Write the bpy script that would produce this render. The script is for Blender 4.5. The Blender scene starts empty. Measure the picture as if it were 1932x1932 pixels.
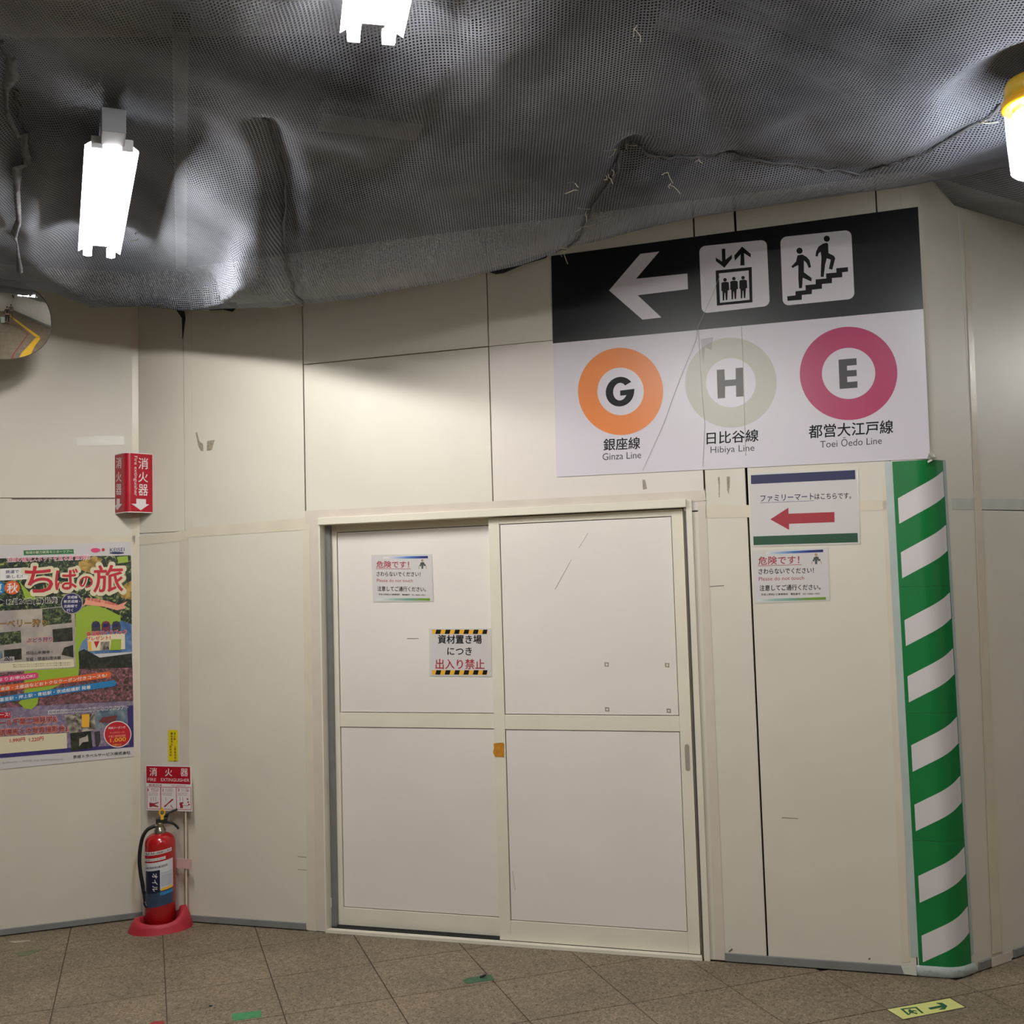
import bpy, math, random
from mathutils import Vector
random.seed(7)
PI = math.pi
SC = bpy.context.scene
COL = SC.collection

# ------------------------------------------------------------------ camera, world, exposure
H = 1.53
PITCH, ROLL, F = math.radians(3.876), math.radians(-1.677), 2014.0
_r = Vector((1, 0, 0)); _u = Vector((0, -math.sin(PITCH), math.cos(PITCH))); _f = Vector((0, math.cos(PITCH), math.sin(PITCH)))
CR = math.cos(ROLL) * _r + math.sin(ROLL) * _u
CU = -math.sin(ROLL) * _r + math.cos(ROLL) * _u
CAM = Vector((0, 0, H))
cd = bpy.data.cameras.new('camera'); cam = bpy.data.objects.new('camera', cd); COL.objects.link(cam)
cd.sensor_width = 36; cd.lens = F / 1932 * 36; cd.clip_start = 0.02; cd.clip_end = 60
from mathutils import Matrix
m = Matrix((CR, CU, -_f)).transposed().to_4x4(); m.translation = CAM
cam.matrix_world = m
SC.camera = cam
w = bpy.data.worlds.new('world'); SC.world = w; w.use_nodes = True
w.node_tree.nodes['Background'].inputs[0].default_value = (0.75, 0.78, 0.9, 1)
w.node_tree.nodes['Background'].inputs[1].default_value = 0.04
SC.view_settings.view_transform = 'Standard'; SC.view_settings.look = 'None'
SC.view_settings.exposure = 0.1; SC.view_settings.gamma = 1.0; SC.view_settings.use_curve_mapping = False
try:
    SC.cycles.use_denoising = True
    SC.cycles.transparent_max_bounces = 24
    SC.cycles.sample_clamp_indirect = 6
except Exception:
    pass
TUBE_POWER = 174.0      # brightness of the lamp tubes
TUBE_COL = (1.0, 0.975, 0.95)
WORK_POWER = 42.0

# ------------------------------------------------------------------ measured planes
def ray(x, y):
    return ((x - 966) / F) * CR - ((y - 966) / F) * CU + _f

class Floor:
    n = Vector((0, 0, 1))
    def px(s, x, y, lift=0.0):
        d = ray(x, y); return CAM + d * ((lift - H) / d.z)
FL = Floor()
class Level(Floor):
    def __init__(s, z): s.z = z
    def px(s, x, y, lift=0.0):
        d = ray(x, y); return CAM + d * ((s.z + lift - H) / d.z)

class Wall:
    """vertical plane through p, running along angle a (degrees); u along it, v up, lift towards the hall"""
    def __init__(s, p, a):
        a = math.radians(a); s.p = Vector((p[0], p[1], 0)); s.d = Vector((math.cos(a), math.sin(a), 0)); s.n = Vector((math.sin(a), -math.cos(a), 0))
    def px(s, x, y, lift=0.0):
        d = ray(x, y); q = s.p + s.n * lift
        return CAM + d * ((q - CAM).dot(s.n) / d.dot(s.n))
    def w(s, u, v, lift=0.0):
        return s.p + s.d * u + Vector((0, 0, v)) + s.n * lift
    def uv(s, x, y, lift=0.0):
        q = s.px(x, y, lift) - s.p; return q.dot(s.d), q.z

def meet(A, B):
    # floor point where two vertical walls meet
    k = A.d.x * B.d.y - A.d.y * B.d.x; r = B.p - A.p
    t = (r.x * B.d.y - r.y * B.d.x) / k
    return A.p + A.d * t

def avg(pts):
    q = [FL.px(*p) for p in pts]; return sum(q, Vector()) / len(q)
M0 = Wall(avg([(365, 1742), (578, 1757), (618, 1760), (1320, 1808), (1370, 1811), (1715, 1840)]), -17.09)
L0 = Wall(avg([(0, 1766), (257, 1734)]), 20.17)
R0 = Wall(avg([(1845, 1833), (1871, 1824), (1932, 1801)]), 33.2)
CL = meet(M0, L0); CRN = meet(M0, R0)
M = Wall(CL, -17.09); L = Wall(CL, 20.17); R = Wall(CRN, 33.2)
MW = (CRN - CL).length            # length of the middle wall
TOP = 3.12

# ------------------------------------------------------------------ materials
def new_mat(name):
    mt = bpy.data.materials.new(name); mt.use_nodes = True
    nt = mt.node_tree; b = nt.nodes['Principled BSDF']; return mt, nt, b
def lin(c):
    return tuple(((v / 255) / 12.92 if v / 255 <= .04045 else ((v / 255 + .055) / 1.055) ** 2.4) for v in c) + (1,)
MATS = {}
def mat(name, col, rough=.5, metal=0, var=0.0, scale=6.0, bump=0.0, spec=.5, coat=0, alpha=1.0, col2=None, stretch=None, detail=4, bscale=None):
    """plain procedural paint: base colour with a soft mottling of noise, optional fine relief"""
    if name in MATS: return MATS[name]
    mt, nt, b = new_mat(name); N = nt.nodes; K = nt.links
    c = lin(col)
    b.inputs['Roughness'].default_value = rough; b.inputs['Metallic'].default_value = metal
    b.inputs['Specular IOR Level'].default_value = spec
    b.inputs['Coat Weight'].default_value = coat
    b.inputs['Alpha'].default_value = alpha
    tc = N.new('ShaderNodeTexCoord'); mp = N.new('ShaderNodeMapping'); K.new(tc.outputs['Object'], mp.inputs[0])
    if stretch: mp.inputs['Scale'].default_value = stretch
    nz = N.new('ShaderNodeTexNoise'); nz.inputs['Scale'].default_value = scale; nz.inputs['Detail'].default_value = detail
    K.new(mp.outputs[0], nz.inputs[0])
    cr = N.new('ShaderNodeValToRGB'); K.new(nz.outputs[0], cr.inputs[0])
    c2 = lin(col2) if col2 else tuple(v * (1 - var) for v in c[:3]) + (1,)
    cr.color_ramp.elements[0].position = .3; cr.color_ramp.elements[0].color = c2
    cr.color_ramp.elements[1].position = .7; cr.color_ramp.elements[1].color = c
    K.new(cr.outputs[0], b.inputs['Base Color'])
    if bump:
        n2 = N.new('ShaderNodeTexNoise'); n2.inputs['Scale'].default_value = bscale or scale * 4; K.new(mp.outputs[0], n2.inputs[0])
        bp = N.new('ShaderNodeBump'); bp.inputs['Strength'].default_value = bump; bp.inputs['Distance'].default_value = .004
        K.new(n2.outputs[0], bp.inputs['Height']); K.new(bp.outputs[0], b.inputs['Normal'])
    MATS[name] = mt; return mt

panel_m = mat('painted_steel', (219, 213, 198), .46, var=.07, scale=2.2, bump=.10, bscale=1.6)
panel_pk = mat('painted_steel_pink', (222, 214, 204), .46, var=.06, scale=2.0, bump=.10, bscale=1.6)
door_m = mat('door_panel_paint', (230, 224, 216), .5, var=.05, scale=2.5)
frame_m = mat('cream_frame_paint', (229, 223, 205), .38, var=.07, scale=5)
alu_m = mat('grey_aluminium', (140, 142, 143), .4, .5, var=.15, scale=14)
dark_m = mat('dark_gap', (24, 22, 21), .8)
base_m = mat('grey_baseboard', (132, 132, 130), .5, var=.15, scale=9)
tape_m = mat('cream_tape', (220, 210, 189), .3, var=.09, scale=7, bump=.35, bscale=22)
tape_pk = mat('pinkish_tape', (214, 203, 189), .32, var=.08, scale=9, bump=.3, bscale=26)
clear_m = mat('clear_film', (214, 214, 203), .16, var=.08, scale=12, bump=.4, bscale=22)
film_g = mat('greyish_film', (184, 196, 190), .2, var=.1, scale=12, bump=.4, bscale=22)
grime_m = mat('grime', (120, 112, 98), .7, var=.5, scale=60)
scratch_m = mat('scratch', (128, 116, 102), .7)
white_p = mat('white_print', (209, 203, 210), .34, var=.03, scale=3, bump=.03, bscale=2)
black_p = mat('black_print', (17, 18, 21), .34, var=.15, scale=4, bump=.02, bscale=2)
ink = mat('black_ink', (15, 15, 18), .5, spec=.25)
ink_g = mat('charcoal_ink', (56, 54, 56), .4)
hgrey = mat('hibiya_letter_ink', (92, 87, 84), .4)
orange_i = mat('orange_ink', (226, 126, 44), .35, var=.05)
silver_i = mat('silver_grey_ink', (184, 182, 168), .35, var=.06)
magenta_i = mat('magenta_ink', (176, 42, 92), .33, var=.06)
red_i = mat('red_ink', (190, 28, 48), .5)
dred_i = mat('dark_red_ink', (164, 42, 52), .5, var=.08)
navy_i = mat('navy_ink', (32, 36, 82), .5, var=.1)
dgreen_i = mat('dark_green_ink', (22, 74, 46), .5, var=.1)
paper_m = mat('white_paper', (208, 203, 201), .45, var=.03, scale=4)
yel_i = mat('hazard_yellow_ink', (236, 178, 48), .5)
green_m = mat('green_vinyl', (6, 122, 58), .34, var=.12, scale=5, bump=.1, bscale=10)
strip_w = mat('white_vinyl', (218, 212, 212), .32, var=.05, scale=5, bump=.08, bscale=10)
redsign_m = mat('red_plastic', (178, 22, 42), .3, var=.06)
white_pl = mat('white_plastic', (228, 222, 220), .35)
yelstick = mat('yellow_sticker', (226, 204, 26), .45, var=.05)
ext_red = mat('extinguisher_red', (172, 22, 26), .22, var=.05, coat=.4)
stand_red = mat('faded_red_plastic', (176, 40, 52), .55, var=.12, scale=14)
rubber = mat('black_rubber', (18, 19, 21), .5)
blackmet = mat('black_metal', (34, 37, 40), .4, .2)
chrome = mat('dull_nickel', (150, 146, 132), .28, .85)
yel_pl = mat('yellow_plastic', (222, 172, 40), .4)
lampw = mat('lamp_housing_white', (225, 228, 232), .4)
lampg = mat('lamp_bracket_grey', (150, 154, 160), .5)
lampyel = mat('lamp_cap_yellow', (214, 176, 40), .4, coat=.3)
slab_m = mat('dark_concrete', (74, 70, 66), .9, var=.5, scale=1.6)
beam_m = mat('pale_beam', (150, 142, 130), .8, var=.4, scale=3)
duct_m = mat('zinc_duct', (120, 122, 126), .5, .4, var=.3, scale=3)

def emit(name, col, strength):
    mt = bpy.data.materials.new(name); mt.use_nodes = True; nt = mt.node_tree; nt.nodes.clear()
    o = nt.nodes.new('ShaderNodeOutputMaterial'); e = nt.nodes.new('ShaderNodeEmission')
    e.inputs[0].default_value = (*col, 1); e.inputs[1].default_value = strength
    nt.links.new(e.outputs[0], o.inputs[0]); return mt
tube_m = emit('glowing_tube', TUBE_COL, TUBE_POWER)

def tile_material():
    mt, nt, b = new_mat('speckled_stone_tile'); N = nt.nodes; K = nt.links
    tc = N.new('ShaderNodeTexCoord'); geo = N.new('ShaderNodeNewGeometry')
    oi = N.new('ShaderNodeObjectInfo')
    v1 = N.new('ShaderNodeTexVoronoi'); v1.inputs['Scale'].default_value = 170; K.new(geo.outputs['Position'], v1.inputs[0])
    v2 = N.new('ShaderNodeTexVoronoi'); v2.inputs['Scale'].default_value = 60; K.new(geo.outputs['Position'], v2.inputs[0])
    n1 = N.new('ShaderNodeTexNoise'); n1.inputs['Scale'].default_value = 3.0; n1.inputs['Detail'].default_value = 5; K.new(geo.outputs['Position'], n1.inputs[0])
    n2 = N.new('ShaderNodeTexNoise'); n2.inputs['Scale'].default_value = 38; n2.inputs['Detail'].default_value = 6; K.new(geo.outputs['Position'], n2.inputs[0])
    r1 = N.new('ShaderNodeValToRGB'); K.new(v1.outputs['Color'], r1.inputs[0])
    e = r1.color_ramp.elements; e[0].position = .12; e[0].color = lin((80, 69, 57)); e[1].position = .24; e[1].color = lin((121, 107, 89))
    x = e.new(.62); x.color = lin((132, 119, 100)); x = e.new(.86); x.color = lin((154, 141, 121))
    r2 = N.new('ShaderNodeValToRGB'); K.new(n2.outputs[0], r2.inputs[0])
    e = r2.color_ramp.elements; e[0].position = .33; e[0].color = (.70, .68, .66, 1); e[1].position = .6; e[1].color = (1, 1, 1, 1)
    mx = N.new('ShaderNodeMix'); mx.data_type = 'RGBA'; mx.blend_type = 'MULTIPLY'; mx.inputs[0].default_value = .8
    K.new(r1.outputs[0], mx.inputs[6]); K.new(r2.outputs[0], mx.inputs[7])
    r3 = N.new('ShaderNodeValToRGB'); K.new(n1.outputs[0], r3.inputs[0])
    e = r3.color_ramp.elements; e[0].position = .3; e[0].color = (.78, .78, .76, 1); e[1].position = .65; e[1].color = (1.05, 1.03, .98, 1)
    m2 = N.new('ShaderNodeMix'); m2.data_type = 'RGBA'; m2.blend_type = 'MULTIPLY'; m2.inputs[0].default_value = 1
    K.new(mx.outputs[2], m2.inputs[6]); K.new(r3.outputs[0], m2.inputs[7])
    K.new(m2.outputs[2], b.inputs['Base Color']); b.inputs['Roughness'].default_value = .62
    return mt
tile_m = tile_material()
grout_m = mat('dark_grout', (82, 72, 60), .9)

def photo_print(name, cols, scale, seed=0.0, rough=.4):
    """a printed photograph seen small: blotches of a few inks"""
    mt, nt, b = new_mat(name); N = nt.nodes; K = nt.links
    tc = N.new('ShaderNodeTexCoord'); mp = N.new('ShaderNodeMapping'); mp.inputs['Location'].default_value = (seed, seed * 2, seed)
    K.new(tc.outputs['Object'], mp.inputs[0])
    v = N.new('ShaderNodeTexNoise'); v.inputs['Scale'].default_value = scale; v.inputs['Detail'].default_value = 5; v.inputs['Distortion'].default_value = 1.2
    K.new(mp.outputs[0], v.inputs[0])
    cr = N.new('ShaderNodeValToRGB'); K.new(v.outputs[0], cr.inputs[0]); e = cr.color_ramp.elements
    n = len(cols); lo, hi = .33, .68
    e[0].position = lo; e[0].color = lin(cols[0]); e[1].position = hi; e[1].color = lin(cols[-1])
    for i, c in enumerate(cols[1:-1]):
        x = e.new(lo + (hi - lo) * (i + 1) / (n - 1)); x.color = lin(c)
    K.new(cr.outputs[0], b.inputs['Base Color']); b.inputs['Roughness'].default_value = rough
    return mt
ph_leaf = photo_print('printed_foliage', [(12, 16, 14), (16, 24, 18), (30, 44, 28), (48, 66, 36), (110, 122, 74), (176, 180, 110)], 46)
ph_leaf2 = photo_print('printed_foliage_fine', [(12, 16, 12), (40, 52, 32), (86, 100, 60), (150, 152, 110)], 60, 3)
ph_fruit = photo_print('printed_fruit', [(120, 96, 40), (176, 140, 66), (196, 164, 90)], 30, 1)
ph_flower = photo_print('printed_flowers', [(46, 50, 34), (96, 66, 66), (128, 84, 92), (176, 120, 130)], 60, 5)
ph_sky = photo_print('printed_sky', [(62, 96, 140), (84, 118, 160), (120, 146, 176)], 14, 2)
ph_trees = photo_print('printed_trees', [(16, 20, 18), (34, 40, 30), (60, 60, 44)], 40, 4)
ph_lav = photo_print('printed_lavender', [(112, 98, 124), (134, 120, 140), (160, 146, 158)], 40, 6)
ph_people = photo_print('printed_people', [(40, 40, 44), (110, 104, 96), (170, 160, 140), (200, 190, 170)], 26, 7)
ph_sea = photo_print('printed_sea', [(70, 88, 104), (104, 122, 132), (140, 150, 152)], 24, 8)
lime_i = mat('lime_green_ink', (150, 178, 52), .45, var=.05)
cream_i = mat('cream_ink', (222, 212, 178), .45)
greybox_i = mat('grey_box_ink', (188, 178, 160), .45, col2=(150, 138, 138), scale=14)
purple_i = mat('purple_ink', (58, 48, 110), .45, var=.1)
pink_i = mat('pink_ink', (214, 60, 116), .45)
orangeb_i = mat('orange_band_ink', (222, 98, 40), .45)
blueb_i = mat('blue_band_ink', (36, 122, 176), .45)
badge_navy = mat('badge_navy_ink', (24, 30, 84), .45)
badge_red = mat('badge_red_ink', (190, 30, 44), .45)
salmon_i = mat('salmon_ink', (236, 160, 132), .45)
white_i = mat('white_ink', (236, 232, 226), .45)
green_b = mat('banner_green_ink', (34, 110, 62), .45)

# ------------------------------------------------------------------ objects
def tag(o, label=None, cat=None, group=None, kind=None):
    if label: o['label'] = label
    if cat: o['category'] = cat
    if group: o['group'] = group
    if kind: o['kind'] = kind
    return o
def thing(name, loc, label, cat, group=None):
    o = bpy.data.objects.new(name, None); o.empty_display_size = .05; COL.objects.link(o)
    o.location = loc; return tag(o, label, cat, group)
ORG = {}
def org(o):
    if o is None: return Vector()
    p = Vector(o.location)
    return p + org(o.parent)

class MB:
    def __init__(s): s.v = []; s.f = []; s.sm = []; s.uv = None; s.gr = []
    def mark(s): s.gr.append((len(s.v), len(s.f))); return s
    def add(s, vs, fs, smooth=False):
        k = len(s.v); s.v += [Vector(p) for p in vs]
        for f in fs: s.f.append([k + i for i in f]); s.sm.append(smooth)
        return s
    def prism(s, pts, back):
        """outline pts (front, counter-clockwise seen from the hall) pushed back along vector"""
        n = len(pts); b = [p + back for p in pts]
        return s.add(list(pts) + b, [list(range(n)), list(range(2 * n - 1, n - 1, -1))] + [[i, i + n, (i + 1) % n + n, (i + 1) % n] for i in range(n)])
    def ubox(s, W, u0, v0, u1, v1, l0, l1):
        fr = [W.w(u0, v0, l1), W.w(u1, v0, l1), W.w(u1, v1, l1), W.w(u0, v1, l1)]
        return s.prism(fr, W.n * (l0 - l1))
    def pprism(s, W, pts, l0, l1):
        fr = [W.px(x, y, l1) for x, y in pts]
        nn = sum(((fr[i] - fr[0]).cross(fr[(i + 1) % len(fr)] - fr[0]) for i in range(len(fr))), Vector())
        if nn.dot(W.n) < 0: fr.reverse()
        return s.prism(fr, W.n * (l0 - l1))
    def obox(s, c, ax, ay, az, hx, hy, hz):
        vs = [c + ax * (hx * i) + ay * (hy * j) + az * (hz * k) for k in (-1, 1) for j in (-1, 1) for i in (-1, 1)]
        return s.add(vs, [[0, 2, 3, 1], [4, 5, 7, 6], [0, 1, 5, 4], [2, 6, 7, 3], [0, 4, 6, 2], [1, 3, 7, 5]])
    def tube(s, pts, rad, seg=10, caps=True):
        pts = [Vector(p) for p in pts]; n = len(pts)
        if not isinstance(rad, (list, tuple)): rad = [rad] * n
        t0 = (pts[1] - pts[0]).normalized(); a = t0.orthogonal().normalized(); rings = []
        for i, p in enumerate(pts):
            t = (pts[min(i + 1, n - 1)] - pts[max(i - 1, 0)]).normalized()
            a = (a - t * a.dot(t)).normalized(); b = t.cross(a)
            rings.append([p + (a * math.cos(2 * PI * k / seg) + b * math.sin(2 * PI * k / seg)) * rad[i] for k in range(seg)])
        vs = [q for r in rings for q in r]; fs = []
        for i in range(n - 1):
            for k in range(seg):
                fs.append([i * seg + k, i * seg + (k + 1) % seg, (i + 1) * seg + (k + 1) % seg, (i + 1) * seg + k])
        s.add(vs, fs, True)
        if caps: s.add(rings[0] + rings[-1], [list(range(seg - 1, -1, -1)), list(range(seg, 2 * seg))])
        return s
    def lathe(s, c, prof, seg=32, axis=Vector((0, 0, 1)), sx=1, sy=1):
        a = Vector((1, 0, 0)) if abs(axis.z) > .9 else axis.orthogonal().normalized(); b = axis.cross(a)
        vs = []
        for r, z in prof:
            for k in range(seg):
                t = 2 * PI * k / seg; vs.append(c + axis * z + a * (r * sx * math.cos(t)) + b * (r * sy * math.sin(t)))
        fs = []
        for i in range(len(prof) - 1):
            for k in range(seg): fs.append([i * seg + k, i * seg + (k + 1) % seg, (i + 1) * seg + (k + 1) % seg, (i + 1) * seg + k])
        return s.add(vs, fs, True)
    def build(s, name, mt, parent=None, label=None, cat=None, group=None, kind=None, origin=None, bevel=0, auto=True):
        if len(s.gr) > 1 and kind != 'stuff':
            g = s.gr + [(len(s.v), len(s.f))]; g[0] = (0, 0); o = None
            for (v0, f0), (v1, f1) in zip(g, g[1:]):
                if v1 == v0: continue
                q = MB(); q.v = s.v[v0:v1]; q.f = [[i - v0 for i in f] for f in s.f[f0:f1]]; q.sm = s.sm[f0:f1]
                o = q.build(name, mt, parent, label, cat, group, kind, origin, bevel)
            return o
        if parent is not None: o0 = org(parent) + (origin or Vector())
        else: o0 = origin if origin is not None else Vector()
        me = bpy.data.meshes.new(name); me.from_pydata([tuple(p - o0) for p in s.v], [], s.f)
        for p, q in zip(me.polygons, s.sm): p.use_smooth = q
        if s.uv:
            l = me.uv_layers.new(name='plan')
            for lp in me.loops: l.data[lp.index].uv = s.uv[lp.vertex_index]
        me.materials.append(mt); me.update()
        o = bpy.data.objects.new(name, me); COL.objects.link(o)
        if parent is not None:
            o.parent = parent; o.location = origin or Vector()
        else: o.location = o0
        if bevel:
            b = o.modifiers.new('bevel', 'BEVEL'); b.width = bevel; b.segments = 2; b.limit_method = 'ANGLE'
        return tag(o, label, cat, group, kind)

_txt = {}
def text_shape(st, bold=0.0, fs=1.0):
    k = (st, bold)
    if k in _txt: return _txt[k]
    cu = bpy.data.curves.new('t', 'FONT'); cu.body = st; cu.resolution_u = 3; cu.offset = bold; cu.fill_mode = 'FRONT'
    ob = bpy.data.objects.new('t', cu); me = bpy.data.meshes.new_from_object(ob)
    vs = [(v.co.x, v.co.y) for v in me.vertices]; fs = [list(p.vertices) for p in me.polygons]
    bpy.data.objects.remove(ob); bpy.data.curves.remove(cu); bpy.data.meshes.remove(me)
    x0 = min(v[0] for v in vs); x1 = max(v[0] for v in vs); y0 = min(v[1] for v in vs); y1 = max(v[1] for v in vs)
    vs = [((x - x0) / max(x1 - x0, 1e-6), (y - y0) / max(y1 - y0, 1e-6)) for x, y in vs]
    _txt[k] = (vs, fs); return _txt[k]
def put_text(mb, W, st, bl, br, h, lift, bold=.012, lean=0.0):
    """ink box of the text: bottom-left, bottom-right and height as measured"""
    vs, fs = text_shape(st, 0.0); mb.mark()
    r = bold * h * .75
    n = 0 if bold < .006 else (4 if bold < .04 else 10)
    for kk, (dx, dy) in enumerate([(0, 0)] + [(r * math.cos(2 * PI * k / n), r * math.sin(2 * PI * k / n)) for k in range(n)]):
        out = []
        for a, b in vs:
            x = bl[0] + (br[0] - bl[0]) * a + lean * h * b + dx; y = bl[1] + (br[1] - bl[1]) * a - h * b + dy
            out.append(W.px(x, y, lift + .00002 * kk))
        mb.add(out, fs)
    return mb
def flat(mb, W, pts, lift):
    fr = [W.px(x, y, lift) for x, y in pts]
    nn = sum(((fr[i] - fr[0]).cross(fr[(i + 1) % len(fr)] - fr[0]) for i in range(len(fr))), Vector())
    if nn.dot(W.n) < 0: fr.reverse()
    mb.add(fr, [list(range(len(fr)))]); return mb
def disc(mb, W, c, rx, ry, lift, seg=48, rot=0):
    cr, sr = math.cos(rot), math.sin(rot)
    return flat(mb, W, [(c[0] + rx * math.cos(t) * cr - ry * math.sin(t) * sr, c[1] + rx * math.cos(t) * sr + ry * math.sin(t) * cr) for t in [2 * PI * k / seg for k in range(seg)]], lift)
def ring(mb, W, c, rx, ry, k, lift, seg=72, rot=0):
    o = []; i = []
    cr, sr = math.cos(rot), math.sin(rot)
    for j in range(seg):
        t = 2 * PI * j / seg; x, y = math.cos(t), math.sin(t)
        for lst, q in ((o, 1), (i, k)):
            X, Y = rx * q * x, ry * q * y; lst.append(W.px(c[0] + X * cr - Y * sr, c[1] + X * sr + Y * cr, lift))
    mb.add(o + i, [[j, seg + j, seg + (j + 1) % seg, (j + 1) % seg] for j in range(seg)]); return mb

# ------------------------------------------------------------------ floor
fa = math.radians(19.02); FN = Vector((-math.sin(fa), math.cos(fa), 0)); FD = Vector((math.cos(fa), math.sin(fa), 0))
TS = .4; FA0, FB0 = 3.1676 * 1.53, -.2189 * 1.53
def clip(poly, W, off):
    # keep the hall side of a wall
    out = []; n = len(poly)
    for i in range(n):
        a, b = poly[i], poly[(i + 1) % n]; da = (a - W.p).dot(W.n) - off; db = (b - W.p).dot(W.n) - off
        if da >= 0: out.append(a)
        if (da >= 0) != (db >= 0): out.append(a + (b - a) * (da / (da - db)))
    return out
floor = MB().add([(-6, -6.5, -.006), (6, -6.5, -.006), (6, 9, -.006), (-6, 9, -.006), (-6, -6.5, -.1), (6, -6.5, -.1), (6, 9, -.1), (-6, 9, -.1)],
                 [[0, 1, 2, 3], [7, 6, 5, 4], [0, 4, 5, 1], [1, 5, 6, 2], [2, 6, 7, 3], [3, 7, 4, 0]]).build('floor', grout_m, kind='structure')
cells = []
for i in range(-20, 30):
    for j in range(-20, 22):
        # joints: FN.P = FA0 - k*TS ; FD.P = FB0 + k*TS
        g = .0022
        a0, a1 = FA0 + i * TS - 12 * TS + g, FA0 + (i + 1) * TS - 12 * TS - g
        b0, b1 = FB0 + j * TS + g, FB0 + (j + 1) * TS - g
        q = [FD * b0 + FN * a0, FD * b1 + FN * a0, FD * b1 + FN * a1, FD * b0 + FN * a1]
        c = sum(q, Vector()) / 4
        if not (-5.6 < c.x < 5.6 and -6 < c.y < 7.5): continue
        q = clip(q, M, .004)
        # left and right walls bend the floor edge
        if q and c.x < 0: q = clip(q, L, .004)
        if q and (c - CRN).dot(M.d) > -.3:
            # beyond the outer corner the floor goes on up to the right wall
            q = [FD * b0 + FN * a0, FD * b1 + FN * a0, FD * b1 + FN * a1, FD * b0 + FN * a1]
            if all((p - M.p).dot(M.n) < .004 for p in q): q = clip(q, R, .004)
            elif (CRN - c).length < .9: q = clip(q, R, .004) if (c - CRN).dot(M.d) > 0 else clip(q, M, .004)
        elif not q and (c - CRN).dot(M.d) > -.3:
            q = clip([FD * b0 + FN * a0, FD * b1 + FN * a0, FD * b1 + FN * a1, FD * b0 + FN * a1], R, .004)
        if len(q) < 3: continue
        ar = abs(sum((q[k].x * q[(k + 1) % len(q)].y - q[(k + 1) % len(q)].x * q[k].y) for k in range(len(q)))) / 2
        if ar < .0008: continue
        cells.append((abs(c.x) * .6 + abs(c.y - 4.6), q))
cells.sort(key=lambda t: t[0])
rest = MB()
for n, (_, q) in enumerate(cells):
    if n < 230:
        c = sum(q, Vector()) / len(q)
        MB().prism(q, Vector((0, 0, -.0058))).build('floor_tile', tile_m, floor, origin=c)
    else: rest.prism(q, Vector((0, 0, -.0058)))
rest.build('floor_tile', tile_m, floor, kind='stuff')

# ------------------------------------------------------------------ walls
def mid_u(W, a, b=None):
    return W.uv(*a)[0] if b is None else (W.uv(*a)[0] + W.uv(*b)[0]) / 2
G = .002
uA = .0                                                     # left inner corner
uB = mid_u(M, (348, 800), (352, 1500))                      # narrow strip / first wide panel
uC = mid_u(M, (571, 600), (575, 900))
uD = mid_u(M, (918, 520), (930, 930))
uE = M.uv(1328, 905)[0]
uF = mid_u(M, (1410, 930), (1447, 1790))
uG = mid_u(M, (1700, 1100), (1718, 1700))
TANL = .05                                                  # start of the rounded corner
uH = MW - TANL
vSeam = M.uv(750, 671)[1]; vDoor = M.uv(750, 958)[1]; vTape = M.uv(460, 997)[1]; vTR = M.uv(1500, 955)[1]
vBase = .05
wall_m = MB().ubox(M, -.1, 0, MW + .1, TOP, -.28, -.18).build('wall_back', dark_m, kind='structure', origin=M.p.copy())
wall_l = MB().ubox(L, -4.2, 0, 0, TOP, -.12, -.06).build('wall_left', dark_m, kind='structure', origin=L.p.copy())
wall_r = MB().ubox(R, 0, 0, 4.0, TOP, -.12, -.06).build('wall_right', dark_m, kind='structure', origin=R.p.copy())
dL, dR = M.uv(607, 1300)[0], None
dL = (M.uv(606, 985)[0] + M.uv(614, 1755)[0]) / 2           # outer left of the door frame
dR = (M.uv(1304, 955)[0] + M.uv(1338, 1805)[0]) / 2         # outer right
def panel(W, wall, u0, v0, u1, v1, mt=panel_m, gap=G, l1=0.0):
    ww = MB().ubox(W, u0 + gap, v0 + gap, u1 - gap, v1 - gap, -.045, l1)
    return ww.build('wall_panel', mt, wall, origin=W.w((u0 + u1) / 2, v0, -.02) - org(wall), bevel=.0012)
panel(M, wall_m, uA - .004, vTape, uB, TOP, gap=.0012); panel(M, wall_m, uA - .004, .0, uB, vTape, gap=.0012)
panel(M, wall_m, uB, vTape, uC, TOP, gap=.003); panel(M, wall_m, uB, .0, dL, vTape, panel_m)
panel(M, wall_m, uC, vSeam, uD, TOP, gap=.003); panel(M, wall_m, uC, vDoor, uD, vSeam + .002, panel_m, gap=.003)
panel(M, wall_m, uD, vSeam, uE, TOP); panel(M, wall_m, uD, vDoor, uE, vSeam + .002, panel_pk)
panel(M, wall_m, uE, vTR, uF, TOP, gap=.005); panel(M, wall_m, dR, 0, uF, vTR, gap=.0035)
panel(M, wall_m, uF, vTR, uG, TOP, gap=.005); panel(M, wall_m, uF, 0, uG, vTR, gap=.0035)
panel(M, wall_m, uG, 0, uH, TOP, panel_m, gap=.0)
panel(M, wall_m, dR - .03, vTR + .002, uE + .002, vDoor + .004, panel_pk, gap=0)
# left wall
vL1 = L.uv(120, 940)[1]; vL2 = L.uv(120, 1016)[1]
for k in range(5):
    a, b = -.9 * (k + 1), -.9 * k
    if a < -4.2: a = -4.2
    if b <= a: break
    panel(L, wall_l, a, vL1, b, TOP); panel(L, wall_l, a, vL2, b, vL1, panel_m, gap=.0008); panel(L, wall_l, a, 0, b, vL2)
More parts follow.
